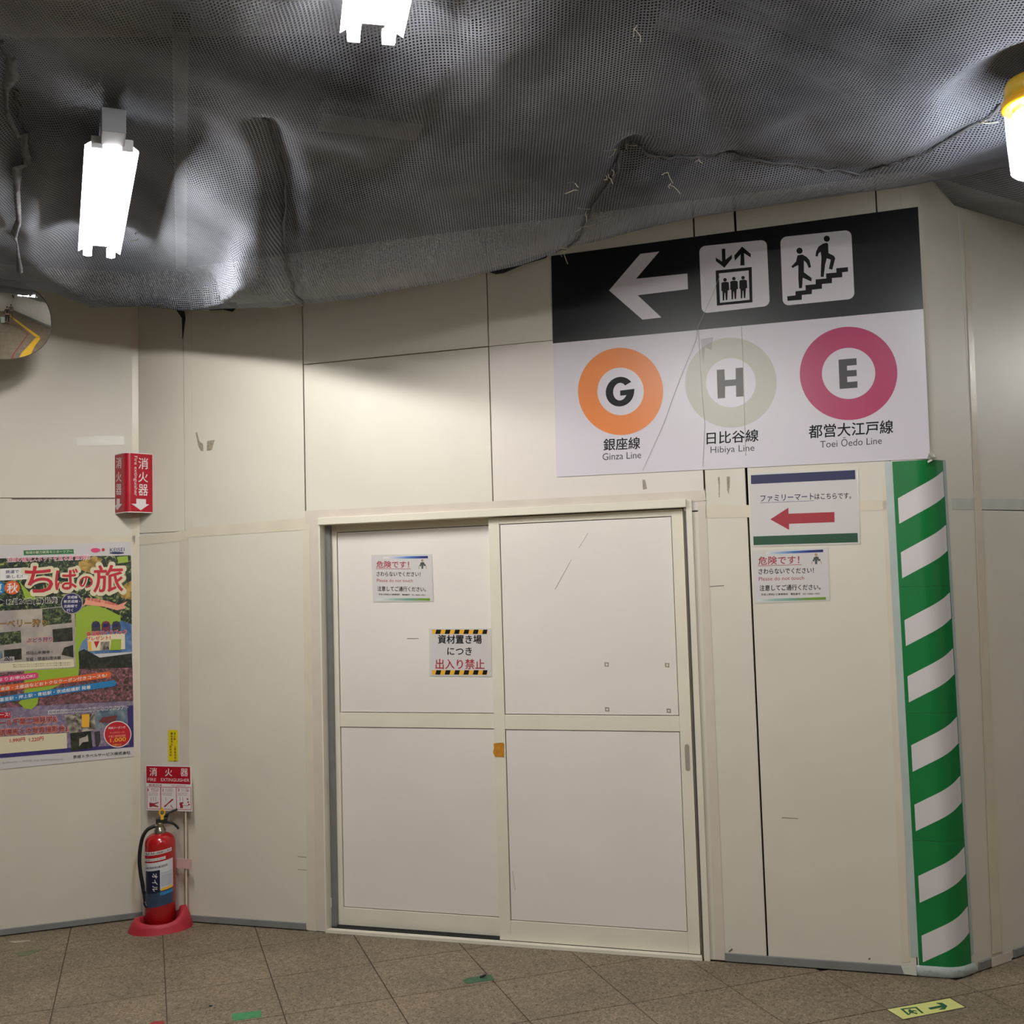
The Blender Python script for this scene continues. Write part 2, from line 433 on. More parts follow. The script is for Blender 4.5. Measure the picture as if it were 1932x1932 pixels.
# rounded outer corner between the middle and the right wall
turn = math.radians(17.09 + 33.2); RAD = TANL / math.tan(turn / 2)
def wrap(s, v, lift=0.0):
    """s runs along the middle wall, round the corner and on along the right wall; 0 at the start of the bend"""
    if s <= 0: return M.w(uH + s, v, lift)
    arc = RAD * turn
    if s >= arc: return R.w(TANL + s - arc, v, lift)
    c = M.w(uH, 0, 0) - M.n * RAD; t = s / RAD
    dirn = M.n * math.cos(t) + M.d * math.sin(t)
    return c + dirn * (RAD + lift) + Vector((0, 0, v))
ARC = RAD * turn
def wrap_sheet(mb, poly_fn, s0, s1, n, l0, l1):
    """poly_fn(s) -> (v_low, v_high); a bent sheet with thickness"""
    rows = []
    for i in range(n + 1):
        s = s0 + (s1 - s0) * i / n; a, b = poly_fn(s)
        rows.append([wrap(s, a, l1), wrap(s, b, l1), wrap(s, b, l0), wrap(s, a, l0)])
    vs = [p for r in rows for p in r]; fs = []
    for i in range(n):
        a, b = 4 * i, 4 * i + 4
        fs += [[a, b, b + 1, a + 1], [a + 1, b + 1, b + 2, a + 2], [a + 2, b + 2, b + 3, a + 3], [a + 3, b + 3, b, a]]
    fs += [[0, 1, 2, 3], [4 * n + 3, 4 * n + 2, 4 * n + 1, 4 * n]]
    return mb.add(vs, fs)
cp = wrap_sheet(MB(), lambda s: (0, TOP), 0, ARC, 14, -.03, 0).build('corner_panel', panel_m, wall_m)
uRj = R.uv(1834, 850)[0]
panel(R, wall_r, TANL, 0, uRj, TOP, gap=.0)
vRt = R.uv(1866, 962)[1]
panel(R, wall_r, uRj, vRt, uRj + .9, TOP); panel(R, wall_r, uRj, 0, uRj + .9, vRt)
panel(R, wall_r, uRj + .9, 0, uRj + 1.8, TOP); panel(R, wall_r, uRj + 1.8, 0, 3.9, TOP)

# baseboards
def uvb(W, x, y): return W.uv(x, y)[0]
u1 = (M.uv(578, 1750)[0]); u2 = M.uv(1368, 1808)[0]; u3 = M.uv(1712, 1830)[0]
MB().ubox(M, .03, 0.004, u1, .033, 0.0005, .009).build('baseboard_back', base_m, kind='structure', origin=M.w(.2, 0), bevel=.002)
MB().ubox(M, u2, 0.004, u3, .036, 0.0005, .009).build('baseboard_back', base_m, kind='structure', origin=M.w(u2, 0), bevel=.002)
MB().ubox(L, -4.1, 0.004, -.0, .031, 0.0005, .009).build('baseboard_left', base_m, kind='structure', origin=L.w(-1, 0), bevel=.002)
MB().ubox(R, R.uv(1846, 1830)[0], .004, R.uv(1870, 1824)[0], .036, .0005, .009).build('baseboard_right', base_m, kind='structure', origin=R.w(.2, 0), bevel=.002)
MB().ubox(R, R.uv(1912, 1808)[0], .004, 3.8, .036, .0005, .009).build('baseboard_right', base_m, kind='structure', origin=R.w(.5, 0), bevel=.002)

# tapes sealing the joints (kept with the wall they are stuck on)
def strip(W, wall, pts, mt=tape_m, l0=.0003, l1=.0014, name='sealing_tape', label=None):
    c = W.px(*pts[0]) - org(wall)
    return MB().pprism(W, pts, l0, l1).build(name, mt, wall, origin=c, label=label)
strip(M, wall_m, [(262, 1012), (350, 1001), (350, 1020), (262, 1029)], tape_m)
strip(M, wall_m, [(350, 996), (588, 976), (588, 999), (350, 1014)], tape_m, label='yellowish tape over the joint left of the door')
strip(M, wall_m, [(575, 964), (1330, 925), (1332, 944), (1290, 949), (607, 980), (594, 984), (576, 988)], tape_pk, .0016, .0030)
strip(M, wall_m, [(584, 978), (603, 978), (614, 1758), (596, 1756)], tape_pk, .0016, .0028, label='pinkish tape down the left door jamb')
strip(M, wall_m, [(570, 1000), (584, 999), (597, 1757), (580, 1755)], tape_m)
strip(M, wall_m, [(1316, 946), (1332, 945), (1368, 1811), (1350, 1810)], tape_pk, label='pinkish tape down the right door jamb')
strip(M, wall_m, [(1331, 951), (1418, 953), (1419, 976), (1331, 978)], tape_m)
strip(M, wall_m, [(1620, 944), (1697, 944), (1698, 962), (1620, 964)], tape_m)
strip(M, wall_m, [(338, 1010), (356, 1008), (357, 1728), (340, 1726)], tape_pk, .0003, .0010)
strip(M, wall_m, [(346, 590), (361, 588), (364, 996), (349, 1000)], panel_m, .0003, .0016, 'cover_strip')
strip(M, wall_m, [(1664, 900), (1680, 899), (1716, 1815), (1701, 1816)], tape_m)
strip(L, wall_l, [(-40, 1008), (255, 1011), (255, 1028), (-40, 1027)], tape_m)
strip(L, wall_l, [(249, 600), (261, 602), (262, 1720), (250, 1722)], tape_m)
strip(R, wall_r, [(1796, 940), (1932, 942), (1990, 943), (1990, 962), (1932, 962), (1796, 961)], clear_m, label='glossy clear tape across the right wall')
strip(R, wall_r, [(1819, 420), (1828, 424), (1890, 1795), (1873, 1800)], tape_m, .0016, .0026)
strip(R, wall_r, [(1871, 1808), (1908, 1795), (1909, 1812), (1872, 1825)], tape_pk, .0095, .011)
strip(M, wall_m, [(1700, 1822), (1728, 1824), (1730, 1841), (1706, 1838)], clear_m, .0095, .011)
# worn marks on the walls: rests of tape, scuffs, scratches
def mark(W, wall, pts, mt=grime_m, name='tape_residue', lift=.0006):
    c = W.px(*pts[0]) - org(wall)
    mb = flat(MB(), W, pts, lift); return mb.build(name, mt, wall, origin=c)
res_m = mat('tape_residue', (176, 164, 142), .7, var=.45, scale=90)
mark(M, wall_m, [(369, 816), (372, 815), (376, 832), (383, 838), (384, 851), (379, 851), (374, 842)], res_m)
mark(M, wall_m, [(391, 832), (405, 830), (400, 849), (390, 851)], res_m)
mark(M, wall_m, [(1371, 899), (1377, 899), (1377, 915), (1375, 933), (1372, 925)], res_m)
mark(M, wall_m, [(1354, 900), (1358, 900), (1358, 938), (1356, 938), (1356, 915)], res_m)
mark(M, wall_m, [(1212, 905), (1217, 905), (1221, 922), (1213, 924)], res_m)
mark(M, wall_m, [(1328, 922), (1330, 922), (1331, 948), (1327, 946)], scratch_m, 'scuff')
mark(M, wall_m, [(1339, 1106), (1366, 1104), (1366, 1105.5), (1340, 1107.5)], grime_m, 'scuff')
mark(M, wall_m, [(1475, 1542), (1506, 1544), (1506, 1545.2), (1475, 1543.5)], scratch_m, 'scuff')
mark(M, wall_m, [(1374, 1795), (1381, 1789), (1383, 1792), (1376, 1797)], grime_m, 'scuff')
mark(M, wall_m, [(1638, 1808), (1642, 1807), (1642, 1811), (1639, 1811)], grime_m, 'scuff')
faint = mat('faint_scuff', (172, 158, 138), .6, var=.2, scale=60)
mark(M, wall_m, [(561, 1615), (579, 1617), (579, 1619), (562, 1617)], faint, 'scuff')
mark(M, wall_m, [(562, 1640), (579, 1641), (579, 1642.5), (562, 1641.5)], faint, 'scuff')
mark(L, wall_l, [(22, 940.4), (216, 939.2), (216, 941.2), (22, 942.6)], grime_m, 'joint_line')

# ------------------------------------------------------------------ sliding door
door = thing('door_1', M.w((dL + dR) / 2, 0, 0), None, None); door['kind'] = 'structure'
vH0 = M.uv(950, 974)[1]; vH1 = M.uv(950, 962)[1]
jL = M.uv(616, 1400)[0]; jR = (M.uv(1287, 960)[0] + M.uv(1323, 1800)[0]) / 2
MB().ubox(M, dL, vH0, dR - .018, vH1 + .005, -.09, .022).build('door_header', frame_m, door, bevel=.002)
MB().ubox(M, dL, .0, jL - .008, vH0, -.09, .014).ubox(M, jR + .006, 0, dR - .028, vH0, -.09, .014).ubox(M, dR - .020, 0, dR + .004, vH1 + .003, -.09, .009).build('door_jamb', frame_m, door, bevel=.0015)
MB().ubox(M, jL - .008, .0, jL + .016, vH0, -.09, -.035).ubox(M, dR - .028, 0, dR - .020, vH0, -.09, -.01).build('jamb_channel', alu_m, door, label='grey metal channel inside the jamb')
MB().ubox(M, jL, vH0 - .09, jR, vH0, -.12, -.10).ubox(M, jL - .01, 0, jR + .01, vH1, -.16, -.125).build('door_recess', alu_m, door, label='shadowed recess behind the door leaves')
trk = MB().ubox(M, jL, .0, jR, .008, -.1, -.02)
for l in (-.085, -.062, -.045, -.028): trk.ubox(M, jL, .008, jR, .017, l, l + .005)
trk.build('door_track', mat('dark_track', (62, 62, 64), .45, .5), door, label='dark grooved floor track')
MB().ubox(M, dL + .002, .0, jR + .008, .013, -.018, .012).build('door_sill', frame_m, door)
def leaf(u0, u1, v0, v1, vm0, vm1, sL, sR, rT, rB, lf, th=.034):
    """stiles and rails at lift lf, two panels set back"""
    lf0 = lf - th
    o = MB().ubox(M, u0, v0, u0 + sL, v1, lf0, lf).ubox(M, u1 - sR, v0, u1, v1, lf0, lf)
    o.ubox(M, u0 + sL, v1 - rT, u1 - sR, v1, lf0, lf - .001).ubox(M, u0 + sL, vm0, u1 - sR, vm1, lf0, lf - .001).ubox(M, u0 + sL, v0, u1 - sR, v0 + rB, lf0, lf - .001)
    lo = o.build('door_leaf', frame_m, door, bevel=.0012)
    for a, b in ((v0 + rB, vm0), (vm1, v1 - rT)):
        MB().ubox(M, u0 + sL + .003, a + .003, u1 - sR - .003, b - .003, lf0 + .008, lf - .005).build('door_panel', door_m, lo, bevel=.001)
        MB().ubox(M, u0 + sL, a, u1 - sR, b, lf0 + .004, lf0 + .008).build('panel_gasket', mat('gasket', (66, 56, 48), .7), lo)
    return lo
LFB, LFF = -.058, -.016
stU0 = (M.uv(922, 985, LFF)[0] + M.uv(942, 1760, LFF)[0]) / 2; stU1 = (M.uv(943, 985, LFF)[0] + M.uv(962, 1760, LFF)[0]) / 2
aL = (M.uv(619, 1010, LFB)[0] + M.uv(626, 1740, LFB)[0]) / 2; aP = (M.uv(638, 1010, LFB)[0] + M.uv(644, 1700, LFB)[0]) / 2
pR = (M.uv(1266, 980, LFF)[0] + M.uv(1298, 1750, LFF)[0]) / 2
vb0 = M.uv(780, 1757, LFB)[1]; vb1 = M.uv(780, 1721, LFB)[1]; vma = M.uv(780, 1373, LFB)[1]; vmb = M.uv(780, 1345.5, LFB)[1]; vtp = M.uv(780, 998, LFB)[1]
left_leaf = leaf(aL, stU0 + .06, vb0, vtp + .06, vma, vmb, aP - aL, .055, .058, vb1 - vb0, LFB)
wb0 = M.uv(1140, 1787.5, LFF)[1]; wb1 = M.uv(1140, 1749, LFF)[1]; wma = M.uv(1140, 1378.5, LFF)[1]; wmb = M.uv(1140, 1350, LFF)[1]; wtp = M.uv(1100, 981.5, LFF)[1]
right_leaf = leaf(stU0, jR - .003, wb0, vH0 - .004, wma, wmb, stU1 - stU0, jR - .003 - pR, vH0 - .004 - wtp, wb1 - wb0, LFF)
def pull(lo, x, y0, y1, lf):
    u, v1 = M.uv(x, y0, lf); v0 = M.uv(x, y1, lf)[1]; hw = .0095; P = []
    def oval(hw, g, l):
        r = []
        for k in range(9): t = PI * k / 8; r.append(M.w(u + hw * math.cos(t), v1 - hw - g + (hw) * math.sin(t), l))
        for k in range(9): t = PI + PI * k / 8; r.append(M.w(u + hw * math.cos(t), v0 + hw + g + (hw) * math.sin(t), l))
        return r
    a = oval(hw + .003, -.003, lf + .0012); b = oval(hw, 0, lf + .0012); n = len(a)
    MB().add(a + b, [[i, (i + 1) % n, n + (i + 1) % n, n + i] for i in range(n)]).build('pull_rim', frame_m, lo)
    c = oval(hw, 0, lf + .0004); mb = MB().add(c, [list(range(n))])
    mb.build('handle', mat('recess_grey', (168, 164, 150), .4, .3), lo, label='oval recessed finger pull')
pull(right_leaf, 1296, 1404, 1455, LFF); pull(left_leaf, 629.5, 1391, 1438, LFB)
MB().ubox(M, M.uv(619, 1700, -.03)[0], M.uv(619, 1712, -.03)[1], M.uv(625, 1700, -.03)[0], M.uv(619, 1694, -.03)[1], -.058, -.03).build('door_stop', white_pl, door, bevel=.002, label='small white plastic stop in the channel')
for pts in ([(1140, 1250), (1151, 1249), (1148, 1259), (1139, 1257)], [(1255, 1251), (1263, 1250), (1263, 1260), (1254, 1259)],
            [(1141, 1335), (1151, 1334), (1149, 1343), (1141, 1342)], [(1257, 1337), (1267, 1336), (1268, 1345), (1255, 1346)]):
    mb = ring(MB(), M, (sum(p[0] for p in pts) / 4, sum(p[1] for p in pts) / 4), 6, 5.5, .45, LFF - .0042, seg=4, rot=.8)
    mb.build('tape_residue', res_m, right_leaf)
for a, b in (((1110, 1005), (1092, 1034)), ((1078, 1056), (1047, 1112)), ((967, 1643), (972, 1680))):
    dx, dy = b[0] - a[0], b[1] - a[1]; l = math.hypot(dx, dy); nx, ny = -dy / l * .3, dx / l * .3
    flat(MB(), M, [(a[0] + nx, a[1] + ny), (b[0] + nx, b[1] + ny), (b[0] - nx, b[1] - ny), (a[0] - nx, a[1] - ny)], LFF - .0042).build('scratch', scratch_m, right_leaf)
flat(MB(), M, [(768, 1204.4), (790, 1204.2), (790, 1205.3), (768, 1205.5)], LFB - .0042).build('scratch', grime_m, left_leaf)
mb = MB().pprism(M, [(931, 1403), (936, 1402), (949, 1401), (951, 1404), (951, 1429), (947, 1428), (934, 1428), (930, 1420), (932, 1412)], LFF + .0004, LFF + .0018)
mb.build('packing_tape', mat('orange_tape', (204, 140, 42), .4, var=.25, scale=60, bump=.4), None, 'small square of orange brown tape on the middle stile of the sliding door', 'tape', origin=M.px(940, 1415))

# ------------------------------------------------------------------ big wayfinding sign
def tilted(W, name, c, label, cat): return thing(name, W.px(*c), label, cat)
LS = .004
sign = tilted(M, 'wayfinding_sign', (1395, 650), 'large black and white direction sign with arrow, pictograms and three ringed letters', 'sign')
MB().pprism(M, [(1040, 483), (1732, 390), (1742, 583), (1043, 648)], .0015, LS).build('upper_sheet', black_p, sign, 'black upper half of the sign')
MB().pprism(M, [(1043, 648), (1742, 583), (1755, 865), (1050, 900)], .0015, LS - .0004).build('lower_sheet', white_p, sign, 'white lower half of the sign')
e1 = LS + .0006
def S2(x, y): return (600 + x / 2.76, y / 2.76)
def S3(x, y): return (1232 + x / 2.76, y / 2.76)
arrow = [(1149, 548), (1208, 479), (1244, 474.5), (1200, 526), (1297, 516), (1298, 545.5), (1203, 557), (1248, 599), (1212, 603)]
flat(MB(), M, arrow, e1).build('arrow', mat('sign_grey_white', (214, 208, 212), .3), sign, 'pale arrow pointing left')
sw = MATS['sign_grey_white']
def rsq(tl, tr, br, bl, r=.09, n=5):
    out = []
    def P(a, b):
        x = (tl[0] * (1 - a) + tr[0] * a) * (1 - b) + (bl[0] * (1 - a) + br[0] * a) * b
        y = (tl[1] * (1 - a) + tr[1] * a) * (1 - b) + (bl[1] * (1 - a) + br[1] * a) * b
        return (x, y)
    for cx, cy, t0 in ((r, r, PI), (1 - r, r, PI * 1.5), (1 - r, 1 - r, 0), (r, 1 - r, PI / 2)):
        for k in range(n + 1):
            t = t0 + PI / 2 * k / n; out.append(P(cx + r * math.cos(t), cy + r * math.sin(t)))
    return out, P
q, P = rsq((1319, 465), (1446.5, 452), (1452.5, 577), (1324, 591.5))
pl = flat(MB(), M, q, e1).build('pictogram_panel', sw, sign, 'white rounded square with the lift pictogram')
e2 = e1 + .0005
ic = MB()
for pts in ([(358, 1296), (376, 1294), (378, 1352), (411, 1326), (411, 1346), (372, 1394), (328, 1360), (326, 1341), (360, 1362)],
            [(455, 1383), (456, 1325), (426, 1358), (423, 1331), (464, 1284), (509, 1322), (509, 1341), (474, 1318), (477, 1381)]):
    ic.mark(); flat(ic, M, [S3(*p) for p in pts], e2)
o4 = [S3(*p) for p in [(326, 1409), (514, 1390), (518, 1574), (333, 1592)]]; i4 = [S3(*p) for p in [(343, 1424), (498, 1408), (503, 1561), (349, 1577)]]
ic.mark()
for k in range(4): flat(ic, M, [o4[k], o4[(k + 1) % 4], i4[(k + 1) % 4], i4[k]], e2)
for cx, cy, s in ((375, 1457, 0), (421, 1451, 0), (469, 1446, 0)):
    c = S3(cx, cy); ic.mark(); disc(ic, M, c, 3.4, 3.4, e2, 16)
    body = [(-19, 16), (-10, 12), (8, 10), (20, 14), (22, 54), (15, 55), (14, 68), (12, 105), (4, 106), (1, 68), (-2, 68), (-4, 107), (-12, 108), (-13, 70), (-14, 58), (-19, 58)]
    flat(ic, M, [S3(cx + a, cy + b) for a, b in body], e2)
ic.build('lift_icon', ink, pl)
q, P = rsq((1472, 447.5), (1606, 433.5), (1612.5, 563.5), (1477, 577))
pl = flat(MB(), M, q, e1).build('pictogram_panel', sw, sign, 'white rounded square with the stairs pictogram')
ic = MB()
st = [(699, 1543), (742, 1538), (742, 1517), (795, 1511), (794, 1485), (847, 1480), (847, 1455), (902, 1450), (901, 1424), (955, 1419), (954, 1397), (1015, 1391), (1016, 1414), (985, 1418), (986, 1443), (932, 1448), (932, 1474), (880, 1479), (880, 1503), (828, 1509), (827, 1531), (775, 1536), (775, 1561), (700, 1567)]
ic.mark(); flat(ic, M, [S3(*p) for p in st], e2)
for hc, pts in zip(((763, 1306), (905, 1243)), ([(752, 1330), (778, 1325), (800, 1338), (815, 1355), (823, 1391), (811, 1396), (800, 1370), (786, 1356), (786, 1418), (827, 1448), (824, 1466), (780, 1446), (776, 1500), (760, 1501), (757, 1450), (757, 1380), (737, 1390), (728, 1396), (720, 1388), (745, 1362)],
            [(885, 1269), (905, 1264), (912, 1270), (914, 1318), (942, 1332), (949, 1345), (934, 1404), (916, 1400), (926, 1352), (905, 1345), (896, 1380), (889, 1442), (873, 1442), (877, 1340), (873, 1310), (862, 1320), (857, 1336), (846, 1334), (850, 1308), (862, 1284)])):
    ic.mark(); disc(ic, M, S3(*hc), 5.8, 5.8, e2, 24); flat(ic, M, [S3(*p) for p in pts], e2)
ic.build('stairs_icon', ink, pl)
# line circles
e0 = LS + .0002
def circ(c, rx, ry, k, mt, lab):
    return ring(MB(), M, c, rx, ry, k, e0, rot=-.08).build('line_ring', mt, sign, lab)
r1 = circ((1170.8, 738.5), 80.3, 82.3, .545, orange_i, 'orange ring around the letter G')
r2 = circ((1379, 722), 86.3, 85, .545, silver_i, 'silver grey ring around the letter H')
r3 = circ((1601, 704.5), 92, 88, .548, magenta_i, 'magenta ring around the letter E')
def S1(x, y): return (1030 + x / 3.864, 600 + y / 3.864)
def S4(x, y): return (1400 + x / 3.632, 580 + y / 3.632)
gp = []
gc = (540, 537); Rg, rg = 106, 52
for k in range(41):
    t = math.radians(38 + (357 - 38) * k / 40); gp.append((gc[0] + (Rg - 2) * math.cos(t) - 0, gc[1] - (Rg + 2) * math.sin(t) - (math.cos(t)) * 6))
gp += [(645, 516), (541, 529), (541, 567), (587, 562)]
for k in range(25):
    t = math.radians(322 - (322 - 42) * k / 24); gp.append((gc[0] + (rg - 2) * math.cos(t), gc[1] - (rg + 12) * math.sin(t) - math.cos(t) * 3))
flat(MB(), M, [S1(*p) for p in gp], e0).build('letter', ink, r1)
flat(MB(), M, [S1(*p) for p in [(1245, 378), (1301, 374), (1305, 453), (1384, 447), (1383, 365), (1438, 361), (1442, 571), (1387, 575), (1386, 492), (1306, 499), (1306, 583), (1252, 587)]], e0).build('letter', hgrey, r2, 'faded dark grey letter H')
flat(MB(), M, [S4(*p) for p in [(661, 358), (784, 348), (786, 394), (719, 400), (720, 432), (785, 428), (786, 470), (720, 475), (722, 512), (791, 506), (791, 550), (669, 559)]], e0).build('letter', ink_g, r3)
cap = MB()
put_text(cap, M, '銀座線', S1(420, 968), S1(686, 953), 22.5, e0, .02)
put_text(cap, M, '日比谷線', S1(1172, 922), S1(1549, 899), 23, e0, .02)
put_text(cap, M, '都営大江戸線', S4(458, 898), S4(1035, 862), 25, e0, .02)
cap.build('lettering', ink, sign)
cap = MB()
put_text(cap, M, 'Ginza Line', S1(413, 1037), S1(694, 1022), 13, e0, .004)
put_text(cap, M, 'Hibiya Line', S1(1200, 1000), S1(1520, 983), 16, e0, .004)
put_text(cap, M, 'Toei Ōedo Line', S4(535, 963), S4(958, 935), 17, e0, .004)
cap.build('lettering', ink_g, sign, 'dark grey Latin line names')
cz = MB()
def line(mb, W, pts, wd, lift):
    for a, b in zip(pts, pts[1:]):
        dx, dy = b[0] - a[0], b[1] - a[1]; l = math.hypot(dx, dy); nx, ny = -dy / l * wd / 2, dx / l * wd / 2
        flat(mb, W, [(a[0] + nx, a[1] + ny), (b[0] + nx, b[1] + ny), (b[0] - nx, b[1] - ny), (a[0] - nx, a[1] - ny)], lift)
    return mb
line(cz, M, [S3(350, 1430), S3(310, 1535), S3(235, 1700), (1314, 640), S1(980, 440), S1(930, 570), S1(860, 770), S1(760, 990), S1(705, 1112)], .7, LS + .0012)
cz.build('crease', mat('crease_line', (138, 131, 132), .6), sign, 'thin crease running down the sheets')
fold = MB()
for xs in ([(1318, 622), (1322, 700), (1326, 760), (1330, 800), (1326, 880)], [(1399, 616), (1402, 680), (1404, 760), (1407, 860)]):
    pts = [M.px(x, y, LS + .0008) for x, y in xs]; fold.tube(pts, .0012, 6)
fold.build('fold', mat('fold_sheen', (200, 196, 190), .12, spec=.9, alpha=.75), sign, 'raised wrinkles in the middle of the sheets')
flat(MB(), M, [(1322, 640), (1346, 636), (1342, 660), (1330, 655), (1327, 690)], LS + .001).build('film_patch', mat('film_sheen', (214, 212, 208), .08, spec=1, alpha=.35), sign, 'glossy clear film over the grey ring')

# ------------------------------------------------------------------ convenience store direction notice
def S5(x, y): return (1390 + x / 6.44, 860 + y / 6.44)
nt1 = tilted(M, 'direction_notice', (1517, 958), 'white store direction notice with blue and green bars and a red arrow pointing left', 'notice')
MB().pprism(M, [S5(157, 215), S5(1475, 160), S5(1500, 1072), S5(185, 1105)], .0005, .0025).build('laminated_sheet', clear_m, nt1)
MB().pprism(M, [S5(165, 225), S5(1455, 165), S5(1482, 1060), S5(198, 1092)], .0025, .0030).build('paper', paper_m, nt1)
e = .0034
flat(MB(), M, [S5(172, 236), S5(1438, 173), S5(1441, 284), S5(175, 344)], e).build('blue_bar', navy_i, nt1)
flat(MB(), M, [S5(201, 980), S5(1468, 937), S5(1473, 1050), S5(205, 1085)], e).build('green_bar', dgreen_i, nt1)
flat(MB(), M, [S5(407, 772), S5(627, 630), S5(630, 703), S5(1186, 683), S5(1189, 806), S5(636, 826), S5(636, 900)], e).build('arrow', dred_i, nt1)
tb = MB(); put_text(tb, M, 'ファミリーマート', S5(288, 560), S5(935, 535), 12.5, e, .02); line(tb, M, [S5(285, 572), S5(940, 545)], .7, e); tb.build('lettering', navy_i, nt1, 'navy underlined shop name')
tb = MB(); put_text(tb, M, 'はこちらです。', S5(948, 530), S5(1390, 520), 11, e, .015); tb.build('lettering', ink, nt1)

# ------------------------------------------------------------------ warning notices
def gradient_mat(name, cols, W, a, b):
    mt, nt, bs = new_mat(name); N = nt.nodes; K = nt.links
    geo = N.new('ShaderNodeNewGeometry'); vm = N.new('ShaderNodeVectorMath'); vm.operation = 'DOT_PRODUCT'
    pa, pb = W.px(*a), W.px(*b); d = (pb - pa); ln = d.length; d = d.normalized()
    sub = N.new('ShaderNodeVectorMath'); sub.operation = 'SUBTRACT'; sub.inputs[1].default_value = pa
    K.new(geo.outputs['Position'], sub.inputs[0]); K.new(sub.outputs[0], vm.inputs[0]); vm.inputs[1].default_value = d / ln
    cr = N.new('ShaderNodeValToRGB'); K.new(vm.outputs['Value'], cr.inputs[0]); e = cr.color_ramp.elements
    e[0].position = 0; e[0].color = lin(cols[0]); e[1].position = 1; e[1].color = lin(cols[-1])
    for i, c in enumerate(cols[1:-1]): x = e.new((i + 1) / (len(cols) - 1)); x.color = lin(c)
    K.new(cr.outputs[0], bs.inputs['Base Color']); bs.inputs['Roughness'].default_value = .5
    return mt
blue_cols = [(222, 218, 214), (150, 180, 210), (60, 110, 180), (20, 40, 120), (14, 18, 84)]
grn_cols = [(210, 214, 208), (150, 182, 172), (110, 160, 140), (110, 150, 50), (104, 146, 40)]
def warning(K, lf, label, nm):
    """K maps the notice's own grid (taken from the one beside the big sign) to its place"""
    t = thing('warning_notice', M.px(*K(650, 1450), lf), label, 'notice')
    MB().pprism(M, [K(182, 1150), K(1108, 1112), K(1136, 1760), K(212, 1795)], lf + .0003, lf + .002).build('laminated_sheet', clear_m, t)
    MB().pprism(M, [K(195, 1165), K(1095, 1122), K(1120, 1750), K(222, 1782)], lf + .002, lf + .0024).build('paper', paper_m, t)
    e = lf + .0028
    flat(MB(), M, [K(360, 1172), K(1050, 1138), K(1051, 1170), K(361, 1198)], e).build('blue_bar', gradient_mat('blue_fade_' + nm, blue_cols, M, K(340, 1180), K(1050, 1150)), t)
    flat(MB(), M, [K(255, 1742), K(1082, 1716), K(1084, 1748), K(256, 1770)], e).build('green_bar', gradient_mat('green_fade_' + nm, grn_cols, M, K(255, 1750), K(1082, 1730)), t)
    r = MB(); put_text(r, M, '危険です！', K(262, 1326), K(760, 1312), 100 / 6.44 * K.k, e, .02); line(r, M, [K(258, 1338), K(790, 1322)], .9 * K.k, e)
    put_text(r, M, 'Please do not touch', K(268, 1518), K(818, 1504), 44 / 6.44 * K.k, e, .0); r.build('lettering', dred_i, t, 'red lettering')
    b = MB(); put_text(b, M, 'さわらないでください！', K(266, 1440), K(935, 1424), 66 / 6.44 * K.k, e, .022)
    put_text(b, M, '注意してご通行ください。', K(278, 1642), K(1018, 1628), 70 / 6.44 * K.k, e, .022)
    put_text(b, M, '京成上野駅JV工事事務所　電話番号　03―5846―9421', K(296, 1703), K(1010, 1690), 30 / 6.44 * K.k, e, .012); b.build('lettering', ink, t, 'black lettering')
    g = MB(); 
    flat(g, M, [K(958, 1225), K(935, 1235), K(930, 1270), K(950, 1265), K(952, 1316), K(978, 1316), K(980, 1262), K(1000, 1268), K(995, 1232), K(975, 1222)], e)
    flat(g, M, [K(922, 1262), K(945, 1258), K(945, 1280), K(924, 1284)], e); flat(g, M, [K(985, 1255), K(1015, 1252), K(1017, 1275), K(986, 1278)], e)
    g.build('worker_icon', mat('worker_ink', (66, 78, 70), .5), t, kind='stuff')
    g = MB(); disc(g, M, K(964, 1202), 18 / 6.44 * K.k, 18 / 6.44 * K.k, e + .0001, 16); line(g, M, [K(915, 1284), K(910, 1318)], 1.1, e); line(g, M, [K(1018, 1276), K(1030, 1312)], 1.1, e)
    g.build('worker_icon', mat('worker_tan_ink', (176, 136, 100), .5), t, 'tan head and barrier legs', kind='stuff')
    return t
class KA:
    k = 1.0
    def __call__(s, x, y): return S5(x, y)
class KB:
    k = .835
    # corners of the door notice (tl, tr, bl) against those of the other
    def __call__(s, x, y):
        a = (x - 182) / 926.0; b = (y - 1150 + 38 * a) / 645.0
        tlx, tly = 680 + 140 / 6.9, 1020 + 185 / 6.9; 
        X = tlx + (788 / 6.9) * a + (2 / 6.9) * b * 0 - 28 / 926 * 0; Y = tly + (-8 / 6.9) * a + (613 / 6.9) * b
        X -= (.03 * b * 114)
        return (X + .03 * b * 114, Y)
warning(KA(), .0, 'do not touch warning notice beside the green striped strip, right below the red arrow notice', 'a')
warning(KB(), LFB - .0045, 'do not touch warning notice on the left leaf of the sliding door', 'b')

